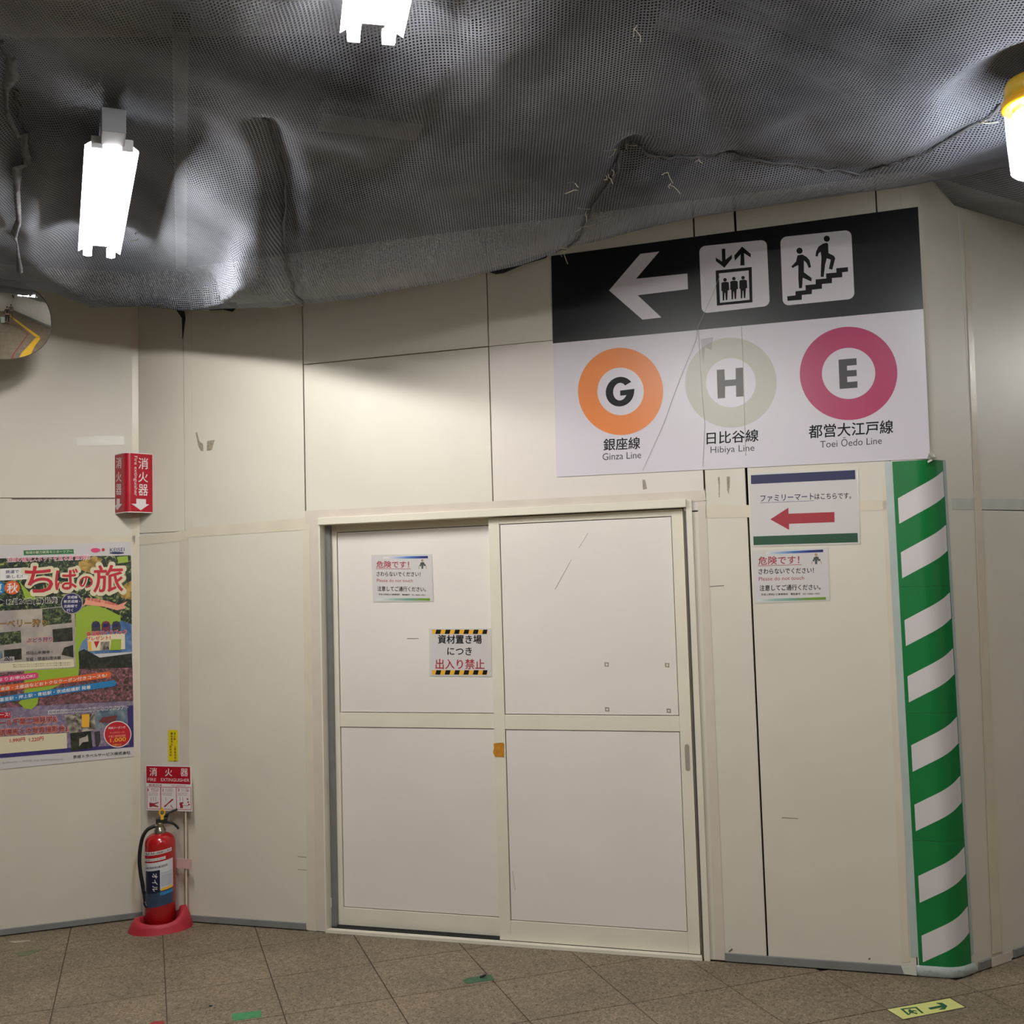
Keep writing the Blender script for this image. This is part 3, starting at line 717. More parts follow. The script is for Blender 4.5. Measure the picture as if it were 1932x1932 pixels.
# ------------------------------------------------------------------ no entry notice
def S6(x, y): return (680 + x / 6.9, 1020 + y / 6.9)
lf = LFB - .0045
ne = thing('no_entry_notice', M.px(*S6(1295, 1455), lf), 'keep out notice with yellow and black hazard bars on the sliding door', 'notice')
MB().pprism(M, [S6(895, 1145), S6(1702, 1140), S6(1708, 1772), S6(897, 1762)], lf + .0003, lf + .002).build('laminated_sheet', clear_m, ne)
MB().pprism(M, [S6(912, 1153), S6(1690, 1150), S6(1694, 1760), S6(912, 1750)], lf + .002, lf + .0024).build('paper', paper_m, ne)
e = lf + .0028
for y0, y1 in ((1158, 1214), (1686, 1744)):
    hb = flat(MB(), M, [S6(932, y0), S6(1655, y0 + 3), S6(1652, y1 + 3), S6(932, y1)], e).build('hazard_bar', yel_i, ne)
    bb = MB()
    for k in range(6):
        x = 990 + 122 * k; x2 = min(x + 62, 1655)
        flat(bb, M, [S6(x, y0), S6(x2, y0 + 1), S6(x2 - 14, y1 + 1), S6(x - 16, y1)], e + .0003)
    bb.build('black_stripes', ink, hb)
b = MB(); put_text(b, M, '資材置き場', S6(1010, 1340), S6(1578, 1342), 112 / 6.9, e, .03); put_text(b, M, 'につき', S6(1132, 1490), S6(1450, 1492), 102 / 6.9, e, .022); b.build('lettering', ink, ne, 'black lettering')
b = MB(); put_text(b, M, '出入り禁止', S6(980, 1672), S6(1615, 1674), 130 / 6.9, e, .02); b.build('lettering', dred_i, ne, 'red lettering')

# ------------------------------------------------------------------ green and white strip on the outer corner
uS = (M.uv(1689, 872)[0] + M.uv(1728, 1821)[0]) / 2
s0 = uS - uH
# right edge of the strip lies beyond the bend
def s_of(x, y):
    u = R.uv(x, y)[0]; return ARC + u - TANL
s1 = (s_of(1778, 890) + s_of(1832, 1813)) / 2
if s1 < ARC: s1 = ARC * .95
def vM(y, x0=1700): return M.uv(x0 + (y - 900) * .045, y)[1]
vt = vM(870, 1689); seams = [vM(870), vM(1107), vM(1345), vM(1586), vM(1823)]
strips = thing('corner_guard', wrap(0, 0), 'green and white diagonally striped strip wrapped around the wall corner', 'safety strip')
for i in range(4):
    b_, t_ = seams[i + 1], seams[i]
    sh = wrap_sheet(MB(), lambda s: (b_ + .0005, t_ - .0005), s0, s1, 24, .0016, .0030 + .0003 * (i % 2)).build('green_sheet', green_m, strips)
    for lt, lb in (((940, 988), (1042, 1091)), ((1170, 1219), (1276, 1325)), ((1406, 1456), (1518, 1568)), ((1652.5, 1703), (1765, 1815)))[i]:
        a0 = vM(lb); a1 = vM(lt); 
        sa = s0 + .014 + (.0 if i else 0); sb = s1 - .004
        slope = .53
        def fn(s, a0=a0, a1=a1, sa=sa): return (a0 + (s - sa) * slope, a1 + (s - sa) * slope)
        mb = wrap_sheet(MB(), fn, sa, sb, 20, .0031, .0037)
        mb.build('white_stripe', strip_w, sh)
wrap_sheet(MB(), lambda s: (.07, vt), s0 - .028, s0 + .001, 2, .0004, .0015).build('edge_film', film_g, strips, 'pale clear tape along the left edge')
wrap_sheet(MB(), lambda s: (.07, vt), s1, s1 + .02, 2, .0004, .0015).build('edge_film', film_g, strips, 'pale clear tape along the right edge')
# crumpled film at the foot
mb = MB(); n = 26; rows = []
for i in range(n + 1):
    s = s0 - .01 + (s1 - s0 + .03) * i / n
    for j in range(5):
        v = .004 + (seams[4] + .004 - .004) * j / 4
        rows.append(wrap(s, v, .004 + (.012 * abs(math.sin(i * 1.7 + j * 2.1)) if 0 < j < 4 else .004 * (j == 0) * abs(math.sin(i * 2.3)))))
fs = [[i * 5 + j, (i + 1) * 5 + j, (i + 1) * 5 + j + 1, i * 5 + j + 1] for i in range(n) for j in range(4)]
mb.add(rows, fs, True).build('foot_film', film_g, strips, 'crumpled clear film at the foot of the strip')
mb = MB(); c = wrap(ARC * .6, vt + .005, .01)
for k in range(9):
    a = Vector((random.uniform(-1, 1), random.uniform(-1, .2), random.uniform(-.7, 1))) * .022; b2 = Vector((random.uniform(-1, 1), random.uniform(-1, .2), random.uniform(-.7, 1))) * .022
    mb.add([c, c + a, c + a + b2 * .6, c + b2], [[0, 1, 2, 3]])
mb.build('crumpled_tape', clear_m, strips, 'crumpled clear tape at the top right corner')

# ------------------------------------------------------------------ travel poster (on the left wall)
def C5(x, y): return (x / 7.43, 1020 + y / 7.43)
def C6(x, y): return (x / 7.43, 1220 + y / 7.43)
po = thing('travel_poster', L.px(110, 1235), 'colourful railway travel poster with big red Japanese title on the left wall', 'poster')
MB().pprism(L, [(-36, 1031), (247, 1022.5), (253, 1427), (-33, 1455)], .001, .003).build('paper', paper_m, po)
e = .0034; st_ = .00035
def PP(pts, mt, name='print', l=0, lab=None): return flat(MB(), L, pts, e + st_ * l).build(name, mt, po, lab)
PP([(-36, 1055), C5(0, 250), C5(1838, 205), C5(1848, 1180), (-35, 1190)], ph_leaf, 'foliage_photo')
PP([C5(1060, 900), C5(1844, 1170), C5(1852, 1560), C5(1090, 1600)], ph_sky, 'sky_photo', 1)
PP([C5(1090, 1560), C5(1180, 1520), C5(1400, 1640), C5(1850, 1580), C5(1855, 1780), C5(1090, 1800)], ph_trees, 'tree_photo', 2)
PP([C6(0, 300), C5(1080, 1790), C5(1856, 1740), C6(1868, 760), C6(0, 860)], ph_flower, 'flower_photo', 1)
PP([(-34, C6(0, 860)[1] + 2), C6(0, 860), C6(1868, 750), C6(1875, 1405), C6(0, 1560), (-33, 1432)], ph_lav, 'lavender_photo', 1)
PP([C6(0, 1460), C6(1800, 1380), C6(1876, 1405), C6(0, 1562)], purple_i, 'purple_band', 2)
PP([C6(1780, 830), C6(1868, 820), C6(1875, 1405), C6(1810, 1400)], purple_i, 'purple_band', 2)
PP([C5(1330, 215), C5(1440, 260), C5(1300, 470), C5(1110, 400), C5(1100, 300)], ph_fruit, 'fruit_photo', 1)
PP([C5(1640, 230), C5(1790, 215), C5(1800, 300), C5(1660, 320)], lime_i, 'leaf_photo', 1)
PP([C5(1640, 690), C5(1840, 560), C5(1845, 830), C5(1700, 800)], ph_fruit, 'fruit_photo', 1)
PP([C5(1060, 1000), C5(1180, 930), C5(1330, 900), C5(1500, 960), C5(1690, 1055), C5(1690, 1130), C5(1290, 1290), C5(1150, 1420), C5(1100, 1570), C5(1110, 1750), C6(1100, 400), C6(730, 590), C6(540, 700), C6(530, 800), C6(440, 880), C6(355, 870), C6(260, 790), C6(340, 700), C6(340, 330), C6(1050, 300)], lime_i, 'green_map', 3)
PP([C5(270, 570), C5(330, 640), C5(430, 740), C5(545, 830), C5(360, 830), C5(310, 680)], lime_i, 'green_map', 3)
PP([(-34, C5(0, 980)[1] + 4), C5(0, 985), C5(560, 955), C5(860, 920), C5(1050, 1010), C5(1062, 1780), C5(0, 1850), (-34, C5(0, 1860)[1])], greybox_i, 'tour_box', 4)
PP([C5(0, 1720), C5(1030, 1660), C5(1040, 1770), C5(0, 1830)], cream_i, 'caption_box', 5)
for a, m_ in (([(590, 962), (860, 930), (1000, 1040), (1005, 1150), (600, 1190)], ph_leaf2), ([(0, 1290), (290, 1262), (300, 1430), (0, 1470)], ph_leaf2), ([(735, 1245), (1015, 1215), (1022, 1405), (745, 1425)], ph_trees),
              ([(0, 1545), (35, 1540), (40, 1650), (0, 1655)], ph_sea), ([(55, 1535), (300, 1510), (305, 1665), (60, 1685)], ph_trees), ([(900, 1500), (1025, 1460), (1032, 1640), (860, 1600)], ph_trees)):
    PP([C5(*p) for p in a], m_, 'tour_photo', 5)
# header
PP([C5(330, 137), C5(1030, 120), C5(1038, 185), C5(334, 205)], green_b, 'green_banner', 1)
PP([C5(0, 395), C5(395, 375), C5(400, 540), C5(0, 560)], white_i, 'white_tag', 1)
def PT(st, bl, br, h, mt, l=3, bold=.012, lab=None, halo=None, hb=.05):
    if halo: put_text(MB(), L, st, (bl[0] - .8, bl[1] + .9), (br[0] + .8, br[1] + .9), h + 1.8, e + st_ * (l - 1), hb).build('lettering_halo', halo, po)
    return put_text(MB(), L, st, bl, br, h, e + st_ * l, bold).build('lettering', mt, po, lab)
PT('地域の魅力発見モニターツアー', C5(360, 188), C5(1015, 170), 5.3, cream_i, 2)
PT('沿線の観光スポットを巡る旅 第5弾!!', C5(100, 298), C5(1255, 262), 8, pink_i, 6, .012, halo=white_i)
PT('鉄道で', C5(80, 462), C5(265, 455), 6.5, badge_navy, 3); PT('楽しむ!', C5(80, 530), C5(315, 522), 6.5, badge_navy, 3)
ttl = MB()
for st, a, b, h in (('ち', (352, 725), (740, 722), 49), ('ば', (775, 690), (1090, 685), 39), ('の', (1110, 665), (1300, 660), 22), ('旅', (1312, 724), (1725, 712), 50)):
    put_text(MB(), L, st, C5(a[0] - 25, a[1] + 28), C5(b[0] + 25, b[1] + 28), h + 7, e + st_ * 6, .1).build('lettering_halo', cream_i, po, 'cream outline behind the title')
    put_text(ttl, L, st, C5(*a), C5(*b), h, e + st_ * 8, .022)
ttl.build('title', red_i, po, 'large red title')
disc(MB(), L, C5(170, 660), 14.5, 12.8, e + st_ * 7).build('season_badge', orangeb_i, po); PT('秋', C5(100, 735), C5(250, 730), 18.5, white_i, 9, .02)
disc(MB(), L, C5(-20, 665), 12.5, 12.8, e + st_ * 6).build('season_badge', blueb_i, po); PT('夏', C5(-75, 725), C5(30, 722), 15, white_i, 9)
PT('▶12月24日(日)出発', C5(0, 910), C5(800, 880), 11.5, ink, 8, .02, halo=white_i)
PT('ブルーベリー狩り', C5(-230, 1215), C5(655, 1195), 12.5, mat('gold_ink', (176, 130, 40), .5), 8, .02, halo=ink_g)
PT('ぶどう狩り', C5(372, 1432), C5(735, 1412), 8.8, purple_i, 8, .02, halo=salmon_i)
PT('成田山新勝寺・', C5(365, 1600), C5(735, 1585), 6.3, ink_g, 8); PT('写経・精進料理体験', C5(365, 1690), C5(855, 1665), 6.8, ink_g, 8)
PT('ン公園', C5(-10, 1698), C5(190, 1690), 7.5, ink_g, 8, .02, halo=white_i)
for y, x0, x1 in ((1745, 180, 990), (1775, 185, 990)): PT('詳しくはパンフレットまたはホームページをご覧ください', C5(x0, y + 5), C5(x1, y - 25), 2.6, ink_g, 8, 0)
ring(MB(), L, C5(1008, 880), 20.5, 20, .92, e + st_ * 9).build('round_badge', greybox_i, po); disc(MB(), L, C5(1008, 880), 19, 18.6, e + st_ * 9).build('round_badge', badge_navy, po, 'navy round badge')
for st, x0, x1, y in (('京成線・', 945, 1115, 815), ('新京成線・', 895, 1125, 875), ('北総線で', 895, 1085, 940), ('行く', 935, 1025, 1000)): PT(st, C5(x0, y), C5(x1, y - 4), 5.6, white_i, 11, .015)
PP([C5(1205, 800), C5(1350, 815), C5(1520, 850), C5(1660, 900), C5(1790, 850), C5(1740, 905), C5(1760, 950), C5(1640, 975), C5(1450, 925), C5(1200, 900), C5(1150, 925), C5(1190, 870)], salmon_i, 'ribbon', 6)
PT('新京成線・北総線も', C5(1225, 835), C5(1650, 915), 5, badge_red, 8)
for cx, m_ in ((1345, ink_g), (1485, mat('maroon_ink', (110, 40, 60), .5)), (1630, ink_g)):
    c = [C5(cx + a, 1290 - b) for a, b in ((-60, 20), (-62, 110), (-45, 150), (0, 165), (45, 150), (62, 110), (60, 20))]; PP(c, m_, 'train_front', 6)
    PP([C5(cx - 40, 1215), C5(cx - 38, 1165), C5(cx + 38, 1160), C5(cx + 40, 1210)], badge_navy, 'train_window', 7)
PP([C5(1225, 1330), C5(1750, 1300), C5(1755, 1520), C5(1235, 1550)], cream_i, 'guidebook_box', 6)
PT('各沿線ガイドブック', C5(1215, 1335), C5(1770, 1305), 7.5, badge_red, 8, .02, halo=salmon_i); PT('プレゼント!', C5(1215, 1400), C5(1545, 1382), 6.5, badge_red, 8, .02, halo=salmon_i)
PP([C5(1235, 1415), C5(1280, 1412), C5(1285, 1540), C5(1240, 1545)], yel_i, 'booklet', 7); PP([C5(1315, 1415), C5(1395, 1408), C5(1350, 1510)], badge_red, 'booklet', 7)
PP([C5(1415, 1420), C5(1535, 1412), C5(1530, 1530), C5(1400, 1540)], ph_people, 'booklet', 7); PP([C5(1560, 1385), C5(1700, 1380), C5(1695, 1530), C5(1540, 1538)], lime_i, 'booklet', 7)
# slanting bands
def band(a, b, hw, mt, lab): 
    ax, ay = a; bx, by = b; pts = [(ax, ay - hw), (bx, by - hw)] + [(bx + hw * .95 * math.sin(t), by - hw * math.cos(t)) for t in (PI / 6, PI / 3, PI / 2, 2 * PI / 3, 5 * PI / 6)] + [(bx, by + hw), (ax, ay + hw)]
    PP(pts, mt, 'slanted_band', 7, lab)
band((-30, 1286), C6(500, 405), 5.8, pink_i, 'pink rounded band'); band((-30, 1304), C6(1520, 392), 5.8, orangeb_i, 'orange rounded band'); band((-30, 1325), C6(1590, 515), 5.8, blueb_i, 'blue rounded band')
PT('名よりお申込OK!', C6(-100, 500), C6(490, 432), 7, white_i, 9, .02); PT('飲食店・土産店などおトクなクーポン付きコースも!', C6(-60, 630), C6(1500, 425), 7, white_i, 9, .02); PT('日暮里駅・押上駅・青砥駅・京成船橋駅 発着', C6(-60, 782), C6(1270, 590), 7, white_i, 9, .02)
# lower course box
PP([(-33, C6(0, 1250)[1] + 3), C6(0, 1265), C6(935, 1210), C6(940, 1425), C6(0, 1505), (-33, C6(0, 1510)[1])], cream_i, 'price_box', 5)
PP([C6(-40, 925), C6(150, 915), C6(145, 1000), C6(-40, 1005)], badge_red, 'red_tag', 6); PT('コース!', C6(-60, 985), C6(135, 975), 6.5, white_i, 8, .02)
PP([C6(905, 960), C6(1330, 930), C6(1335, 1170), C6(975, 1215)], ph_people, 'factory_photo', 5)
PP([C6(1145, 950), C6(1255, 945), C6(1250, 1130), C6(1150, 1130)], yel_i, 'beer_glass', 6)
PP([C6(1338, 900), C6(1775, 850), C6(1785, 1060), C6(1345, 1160)], ph_sea, 'ship_photo', 5); PP([C6(1380, 1060), C6(1440, 990), C6(1640, 960), C6(1620, 1050), C6(1500, 1075)], mat('hull_ink', (110, 50, 50), .5), 'ship_hull', 6)
PP([C6(985, 1215), C6(1275, 1185), C6(1300, 1420), C6(1000, 1465)], ph_trees, 'horse_photo', 6); PP([C6(1110, 1290), C6(1200, 1260), C6(1230, 1230), C6(1240, 1330), C6(1160, 1340), C6(1110, 1400)], greybox_i, 'horse', 7)
PP([C6(1320, 1195), C6(1400, 1185), C6(1410, 1320), C6(1380, 1400), C6(1340, 1400), C6(1330, 1300)], ink_g, 'figure', 6)
PT('ビール千葉工場見学&', C6(-90, 1120), C6(800, 1055), 12, mat('wine_ink', (140, 44, 56), .5), 8, .025, halo=salmon_i); PT('「誘導馬との写真撮影会」', C6(-50, 1250), C6(945, 1185), 11.5, MATS['wine_ink'], 8, .025, halo=salmon_i)
PT('南極観測船SIRASE5002見学とのコラボツアー', C6(680, 945), C6(1790, 870), 6, badge_navy, 8, .012, halo=white_i)
PT('1,990円', C6(140, 1350), C6(350, 1330), 8, badge_red, 8, .02); PT('1,220円', C6(410, 1338), C6(610, 1318), 8, badge_red, 8, .02)
ring(MB(), L, C6(1648, 1228), 26, 25, .94, e + st_ * 9).build('round_badge', white_i, po); disc(MB(), L, C6(1648, 1228), 24.5, 23.5, e + st_ * 9).build('round_badge', badge_red, po, 'red round coupon badge')
PT('1,000', C6(1545, 1350), C6(1765, 1330), 8.5, yel_i, 11, .03); PT('特典クーポン付', C6(1520, 1160), C6(1755, 1145), 4.5, white_i, 11); PT('千葉工場特別価格', C6(1520, 1280), C6(1760, 1262), 4.5, salmon_i, 11); PT('サッポロビール', C6(1540, 1225), C6(1745, 1210), 4, salmon_i, 11); PT('円割引付', C6(1580, 1395), C6(1700, 1388), 4, yel_i, 11)
PT('京成トラベルサービス株式会社', C6(1025, 1570), C6(1828, 1505), 6, ink_g, 3, .03); PT('旅行企画・実施　観光庁長官登録旅行業', C6(320, 1612), C6(890, 1590), 3, greybox_i, 3, 0); PT('電話受付時間', C6(30, 1640), C6(240, 1625), 3, greybox_i, 3, 0)
PT('KEISEI', C5(1540, 158), C5(1745, 150), 7, badge_navy, 3, .0); disc(MB(), L, C5(1640, 173), 14, 2, e + st_ * 3).build('logo_oval', badge_navy, po)
disc(MB(), L, C5(1340, 135), 9, 4.2, e + st_ * 3).build('pink_logo', pink_i, po); disc(MB(), L, C5(1448, 128), 3, 3, e + st_ * 3).build('heart_logo', badge_red, po)

# ------------------------------------------------------------------ clear tape piece on the left wall
MB().pprism(L, [(144, 825), (190, 822), (234, 823), (235, 839), (190, 841), (146, 841)], .0004, .0016).build('clear_tape', mat('bright_tape', (232, 229, 218), .2, var=.05, scale=12, bump=.3, bscale=20), None, 'short glossy piece of clear tape on the left wall above the red extinguisher sign', 'tape', origin=L.px(190, 830))

# ------------------------------------------------------------------ projecting extinguisher sign in the corner
pl_ = L.px(217, 912, .002); pr_ = M.px(287.5, 912, .002)
pl_.z = pr_.z = 0
nose = CAM + ray(239, 912) * 1.0; dv = Vector((nose.x - CAM.x, nose.y - CAM.y, 0)).normalized()
depth = ((pl_ + pr_) / 2).dot(dv) - .085
nose = dv * depth
fs_ = thing('projecting_sign', CL + Vector((0, 0, 1.9)), 'red bent fire extinguisher sign projecting from the corner with white arrows down', 'sign')
def bz(t): 
    return nose
plan = []
A1 = nose + (pl_ - nose).normalized() * .035; A2 = nose + (pr_ - nose).normalized() * .035
plan.append(pl_)
for k in range(9):
    t = k / 8; plan.append(A1 * (1 - t) ** 2 + nose * 2 * t * (1 - t) + A2 * t * t)
plan.append(pr_)
rf = Wall(A2, math.degrees(math.atan2((pr_ - A2).y, (pr_ - A2).x))); lf_ = Wall(pl_, math.degrees(math.atan2((A1 - pl_).y, (A1 - pl_).x)))
zt = rf.px(275, 857).z; zb = rf.px(275, 966).z
def bent(z0, z1, off, th, name, mt, par, lab=None):
    vs = []; n = len(plan)
    for i, p in enumerate(plan):
        t = (plan[min(i + 1, n - 1)] - plan[max(i - 1, 0)]).normalized(); nn = Vector((t.y, -t.x, 0))
        for z, o in ((z0, off), (z1, off), (z1, off - th), (z0, off - th)): vs.append(p + nn * o + Vector((0, 0, z)))
    f = []
    for i in range(n - 1):
        a, b = 4 * i, 4 * i + 4; f += [[a, b, b + 1, a + 1], [a + 1, b + 1, b + 2, a + 2], [a + 2, b + 2, b + 3, a + 3], [a + 3, b + 3, b, a]]
    f += [[0, 1, 2, 3], [4 * n - 1, 4 * n - 2, 4 * n - 3, 4 * n - 4]]
    return MB().add(vs, f).build(name, mt, par, lab)
bent(zb, zt, .0, .003, 'plate', redsign_m, fs_)
bent(zt, zt + .004, .0004, .0038, 'rim', white_pl, fs_, 'thin white upper rim'); bent(zb - .004, zb, .0004, .0038, 'rim', white_pl, fs_, 'thin white lower rim')
def S7(x, y): return (x / 4.83, 800 + y / 4.83)
tb = MB(); lift = .0006
for ch, y in (('消', 408), ('火', 528), ('器', 650)): put_text(tb, rf, ch, S7(1262, y), S7(1348, y + 4), 21 if ch != '火' else 19, lift, .012)
vs, f = text_shape('Fire extinguisher', 0)
tb.mark(); tb.add([rf.px(*S7(1215 + 38 * b * 1 + (0) , 292 + 362 * a), lift) for a, b in [(a, b) for a, b in vs]], f)
flat(tb, rf, [S7(*p) for p in [(1242, 680), (1330, 685), (1330, 730), (1362, 732), (1282, 786), (1198, 726), (1242, 728)]], lift)
for ch, y in (('消', 402), ('火', 525), ('器', 645)): put_text(tb, lf_, ch, S7(1058, y), S7(1106, y), 20 if ch != '火' else 18, lift, .012)
flat(tb, lf_, [S7(*p) for p in [(1062, 680), (1092, 680), (1092, 728), (1114, 728), (1068, 786), (1046, 745), (1062, 735)]], lift)
tb.build('lettering', white_pl, fs_)

# ------------------------------------------------------------------ yellow sticker
ys = thing('yellow_sticker', M.px(327, 1405), 'narrow yellow sticker with vertical black writing above the extinguisher instructions', 'sticker')
MB().pprism(M, [(317, 1377), (335.5, 1377), (336, 1436), (317, 1436)], .0012, .0018).build('sheet', yelstick, ys)
tb = MB()
for x, y0, st in ((327.5, 1387, '消火器'), (322, 1387, '電話番号所'), (320, 1412, '東京消防'), (328.5, 1412, '上野詰所保全')):
    for k, ch in enumerate(st): put_text(tb, M, ch, (x, y0 + 5.2 * k - 1), (x + 3.8, y0 + 5.2 * k - 1), 4, .0022, .01)
tb.build('lettering', ink_g, ys, kind='stuff')

# ------------------------------------------------------------------ extinguisher, its stand and plate
ebase = FL.px(303, 1751)
Zv = Vector((0, 0, 1)); toC = Vector((-ebase.x, -ebase.y, 0)).normalized(); Rt = Vector((-toC.y, toC.x, 0))   # Rt: to the right in the picture
stand = thing('extinguisher_stand', ebase, 'faded red plastic extinguisher stand with thin pole and instruction plate, in the corner', 'stand')
mb = MB(); n = 48; vs = []
for k in range(n):
    t = 2 * PI * k / n; c, s_ = math.cos(t), math.sin(t)           # c: right, s_: towards the hall
    h = .042 + .05 * max(0, c) ** 3 + .012 * max(0, -c) ** 2
    dirv = Rt * c + toC * (s_ * (.78 if s_ > 0 else .66))
    ro, ri = .143, .082
    for r_, z in ((ro, 0), (ro - .012, h * .55), (ro - .03, h), (ri + .008, h), (ri, h - .006), (ri, 0.004)):
        q_ = 1 if r_ > .12 else 1 + (.30 if s_ > 0 else .3) * abs(s_) * (r_ < .1) + .12 * abs(s_) * (r_ >= .1)
        vs.append(ebase + dirv * (r_ * q_) + Zv * z)
fs = [[k * 6 + j, ((k + 1) % n) * 6 + j, ((k + 1) % n) * 6 + j + 1, k * 6 + j + 1] for k in range(n) for j in range(5)]
mb.add(vs, fs, True).build('base', stand_red, stand)
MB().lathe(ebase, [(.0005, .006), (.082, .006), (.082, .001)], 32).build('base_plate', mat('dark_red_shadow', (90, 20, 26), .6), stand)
# pole with its clip, plate on top
pp = ebase + Rt * .118 - toC * .07
pq = FL.px(351, 1722)
MW_ = Wall(M.w(0, 0, .045), -17.09)
pole_u = MW_.uv(350, 1620)[0]; pb = MW_.w(pole_u, 0, -.004)
MB().tube([pb + Zv * .02, pb + Zv * (MW_.uv(350, 1505)[1])], .0042, 8).build('pole', tape_m, stand, 'thin white pole')
MB().tube([pb + Zv * .02 - Rt * .0065, pb + Zv * (MW_.uv(350, 1505)[1]) - Rt * .0065], .0016, 6).build('pole_shade', mat('pole_shadow_brown', (92, 76, 64), .6), stand)  # dark line of shade beside the pole, built as a thin brown tube
MB().pprism(MW_, [(328, 1619), (361, 1622), (361, 1640), (328, 1637)], .004, .008).build('pole_clip', mat('pink_clip', (206, 172, 168), .5), stand, 'pale pink band joining pole and extinguisher')
pt = MB().pprism(MW_, [(275, 1444), (360, 1446.5), (362.5, 1531.5), (276, 1529)], .002, .006).build('instruction_plate', white_pl, stand, 'white instruction plate with red heading', bevel=.001)
def C7(x, y): return (200 + x / 8.782, 1350 + y / 8.782)
e = .0066
flat(MB(), MW_, [C7(668, 836), C7(1392, 854), C7(1398, 1140), C7(672, 1116)], e).build('heading_band', redsign_m, pt)
tb = MB(); put_text(tb, MW_, '消', C7(722, 1002), C7(843, 1004), 15.5, e + .0004, .014); put_text(tb, MW_, '火', C7(978, 1005), C7(1098, 1007), 14.5, e + .0004, .014); put_text(tb, MW_, '器', C7(1235, 1005), C7(1358, 1008), 14.5, e + .0004, .014)
put_text(tb, MW_, 'FIRE', C7(695, 1087), C7(830, 1090), 6, e + .0004, .0); put_text(tb, MW_, 'EXTINGUISHER', C7(910, 1090), C7(1380, 1100), 6, e + .0004, .0)
tb.build('lettering', white_pl, pt, 'white heading lettering')
rd = MB()
fr = [C7(680, 1182), C7(1405, 1192), C7(1412, 1560), C7(682, 1545)]
line(rd, MW_, fr + [fr[0]], .9, e); line(rd, MW_, [C7(905, 1184), C7(908, 1550)], 1.6, e); line(rd, MW_, [C7(1165, 1188), C7(1170, 1556)], 1.2, e)
rd.build('red_frame', mat('pale_red_ink', (196, 70, 90), .5), pt)
rd = MB()
put_text(rd, MW_, '使用方法', C7(705, 1168), C7(925, 1170), 3.6, e, .02); put_text(rd, MW_, 'TO OPERATE', C7(1085, 1172), C7(1320, 1174), 2, e, 0)
for st, x in (('1', 692), ('2', 930), ('3', 1190)): put_text(rd, MW_, st, C7(x, 1255), C7(x + (12 if st == '1' else 28), 1256), 5.3, e, .02)
for x0, a, b in ((745, '安全ピンを', '上に引き抜く'), (985, 'ホースをはずし', '火元に向ける'), (1245, 'レバーを強く', 'にぎって噴射')):
    put_text(rd, MW_, a, C7(x0, 1228), C7(x0 + 125, 1230), 2.6, e, .01); put_text(rd, MW_, b, C7(x0, 1258), C7(x0 + 125, 1260), 2.6, e, .01)
for x0, a, b in ((705, 'PULL OUT THE', 'SAFETY PIN'), (940, 'DIRECT THE HOSE', 'TOWARD FLAME'), (1192, 'SQUEEZE THE', 'OPERATING LEVER')):
    put_text(rd, MW_, a, C7(x0, 1295), C7(x0 + 150, 1297), 1.7, e, 0); put_text(rd, MW_, b, C7(x0, 1322), C7(x0 + 150, 1326), 1.7, e, 0)
for pts in ([(720, 1440), (790, 1455), (870, 1430), (868, 1445), (800, 1475), (870, 1505), (868, 1520), (780, 1505), (725, 1520), (718, 1480)],
            [(960, 1500), (1000, 1470), (1090, 1385), (1115, 1380), (1112, 1400), (1020, 1475), (985, 1515), (965, 1515)],
            [(1220, 1440), (1280, 1435), (1285, 1455), (1262, 1465), (1278, 1500), (1275, 1535), (1225, 1535), (1228, 1490), (1218, 1480)]):
    flat(rd, MW_, [C7(*p) for p in pts], e)
line(rd, MW_, [C7(1070, 1480), C7(1105, 1535)], 1.2, e); line(rd, MW_, [C7(1285, 1490), C7(1350, 1495), C7(1370, 1470)], .9, e)
for c in ((1350, 1385), (1360, 1435), (1375, 1475)): disc(rd, MW_, C7(*c), 1.6, 1.6, e, 10)
for x in (745, 785, 820): line(rd, MW_, [C7(x, 1350), C7(x + 6, 1420)], .6, e)
for x in (990, 1225, 1270): line(rd, MW_, [C7(x, 1350), C7(x + 4, 1420)], .6, e)
rd.build('instructions', dred_i, pt, 'three red instruction drawings with small print', kind='stuff')

ex = thing('fire_extinguisher', ebase + Zv * .0065, 'red cylinder fire extinguisher with black hose and blue label standing in the corner', 'fire extinguisher')
eb = ebase + Zv * .0065; Rb = .0685
D = (CAM - eb).length
def ez(y): # height of picture row y at the extinguisher
    d = ray(303, y); t = ebase.dot(Vector((d.x, d.y, 0)).normalized()) / math.hypot(d.x, d.y); return (CAM + d * t).z
zsh = ez(1590) ; ztop = ez(1572)
prof = [(.0005, .004), (.055, .0), (.064, .004), (Rb, .012)]
prof += [(Rb, zsh - .0065)]
for k in range(1, 9):
    t = PI / 2 * k / 8; prof.append((.024 + (Rb - .024) * math.cos(t), zsh - .0065 + (ztop - zsh + .002) * math.sin(t)))
MB().lathe(eb, prof, 40).build('cylinder', ext_red, ex)
zn = ztop
MB().lathe(ebase, [(.024, zn - .004), (.026, zn), (.026, zn + .018), (.021, zn + .022), (.021, zn + .030), (.0005, zn + .030)], 24).build('collar', chrome, ex, 'dull nickel neck collar')
MB().lathe(ebase, [(.016, zn + .02), (.017, zn + .044), (.015, zn + .05), (.0005, zn + .05)], 20).build('valve_body', mat('brass_grey', (120, 112, 84), .4, .6), ex)
zv = zn + .045
mb = MB().obox(ebase + Zv * (zv + .012) + Rt * .008, Rt, toC, Zv, .026, .012, .014)
mb.tube([ebase + Zv * (zv + .018) + Rt * .026, ebase + Zv * (zv + .040) + Rt * .032], .009, 8)
mb.build('valve_head', blackmet, ex, bevel=.003)
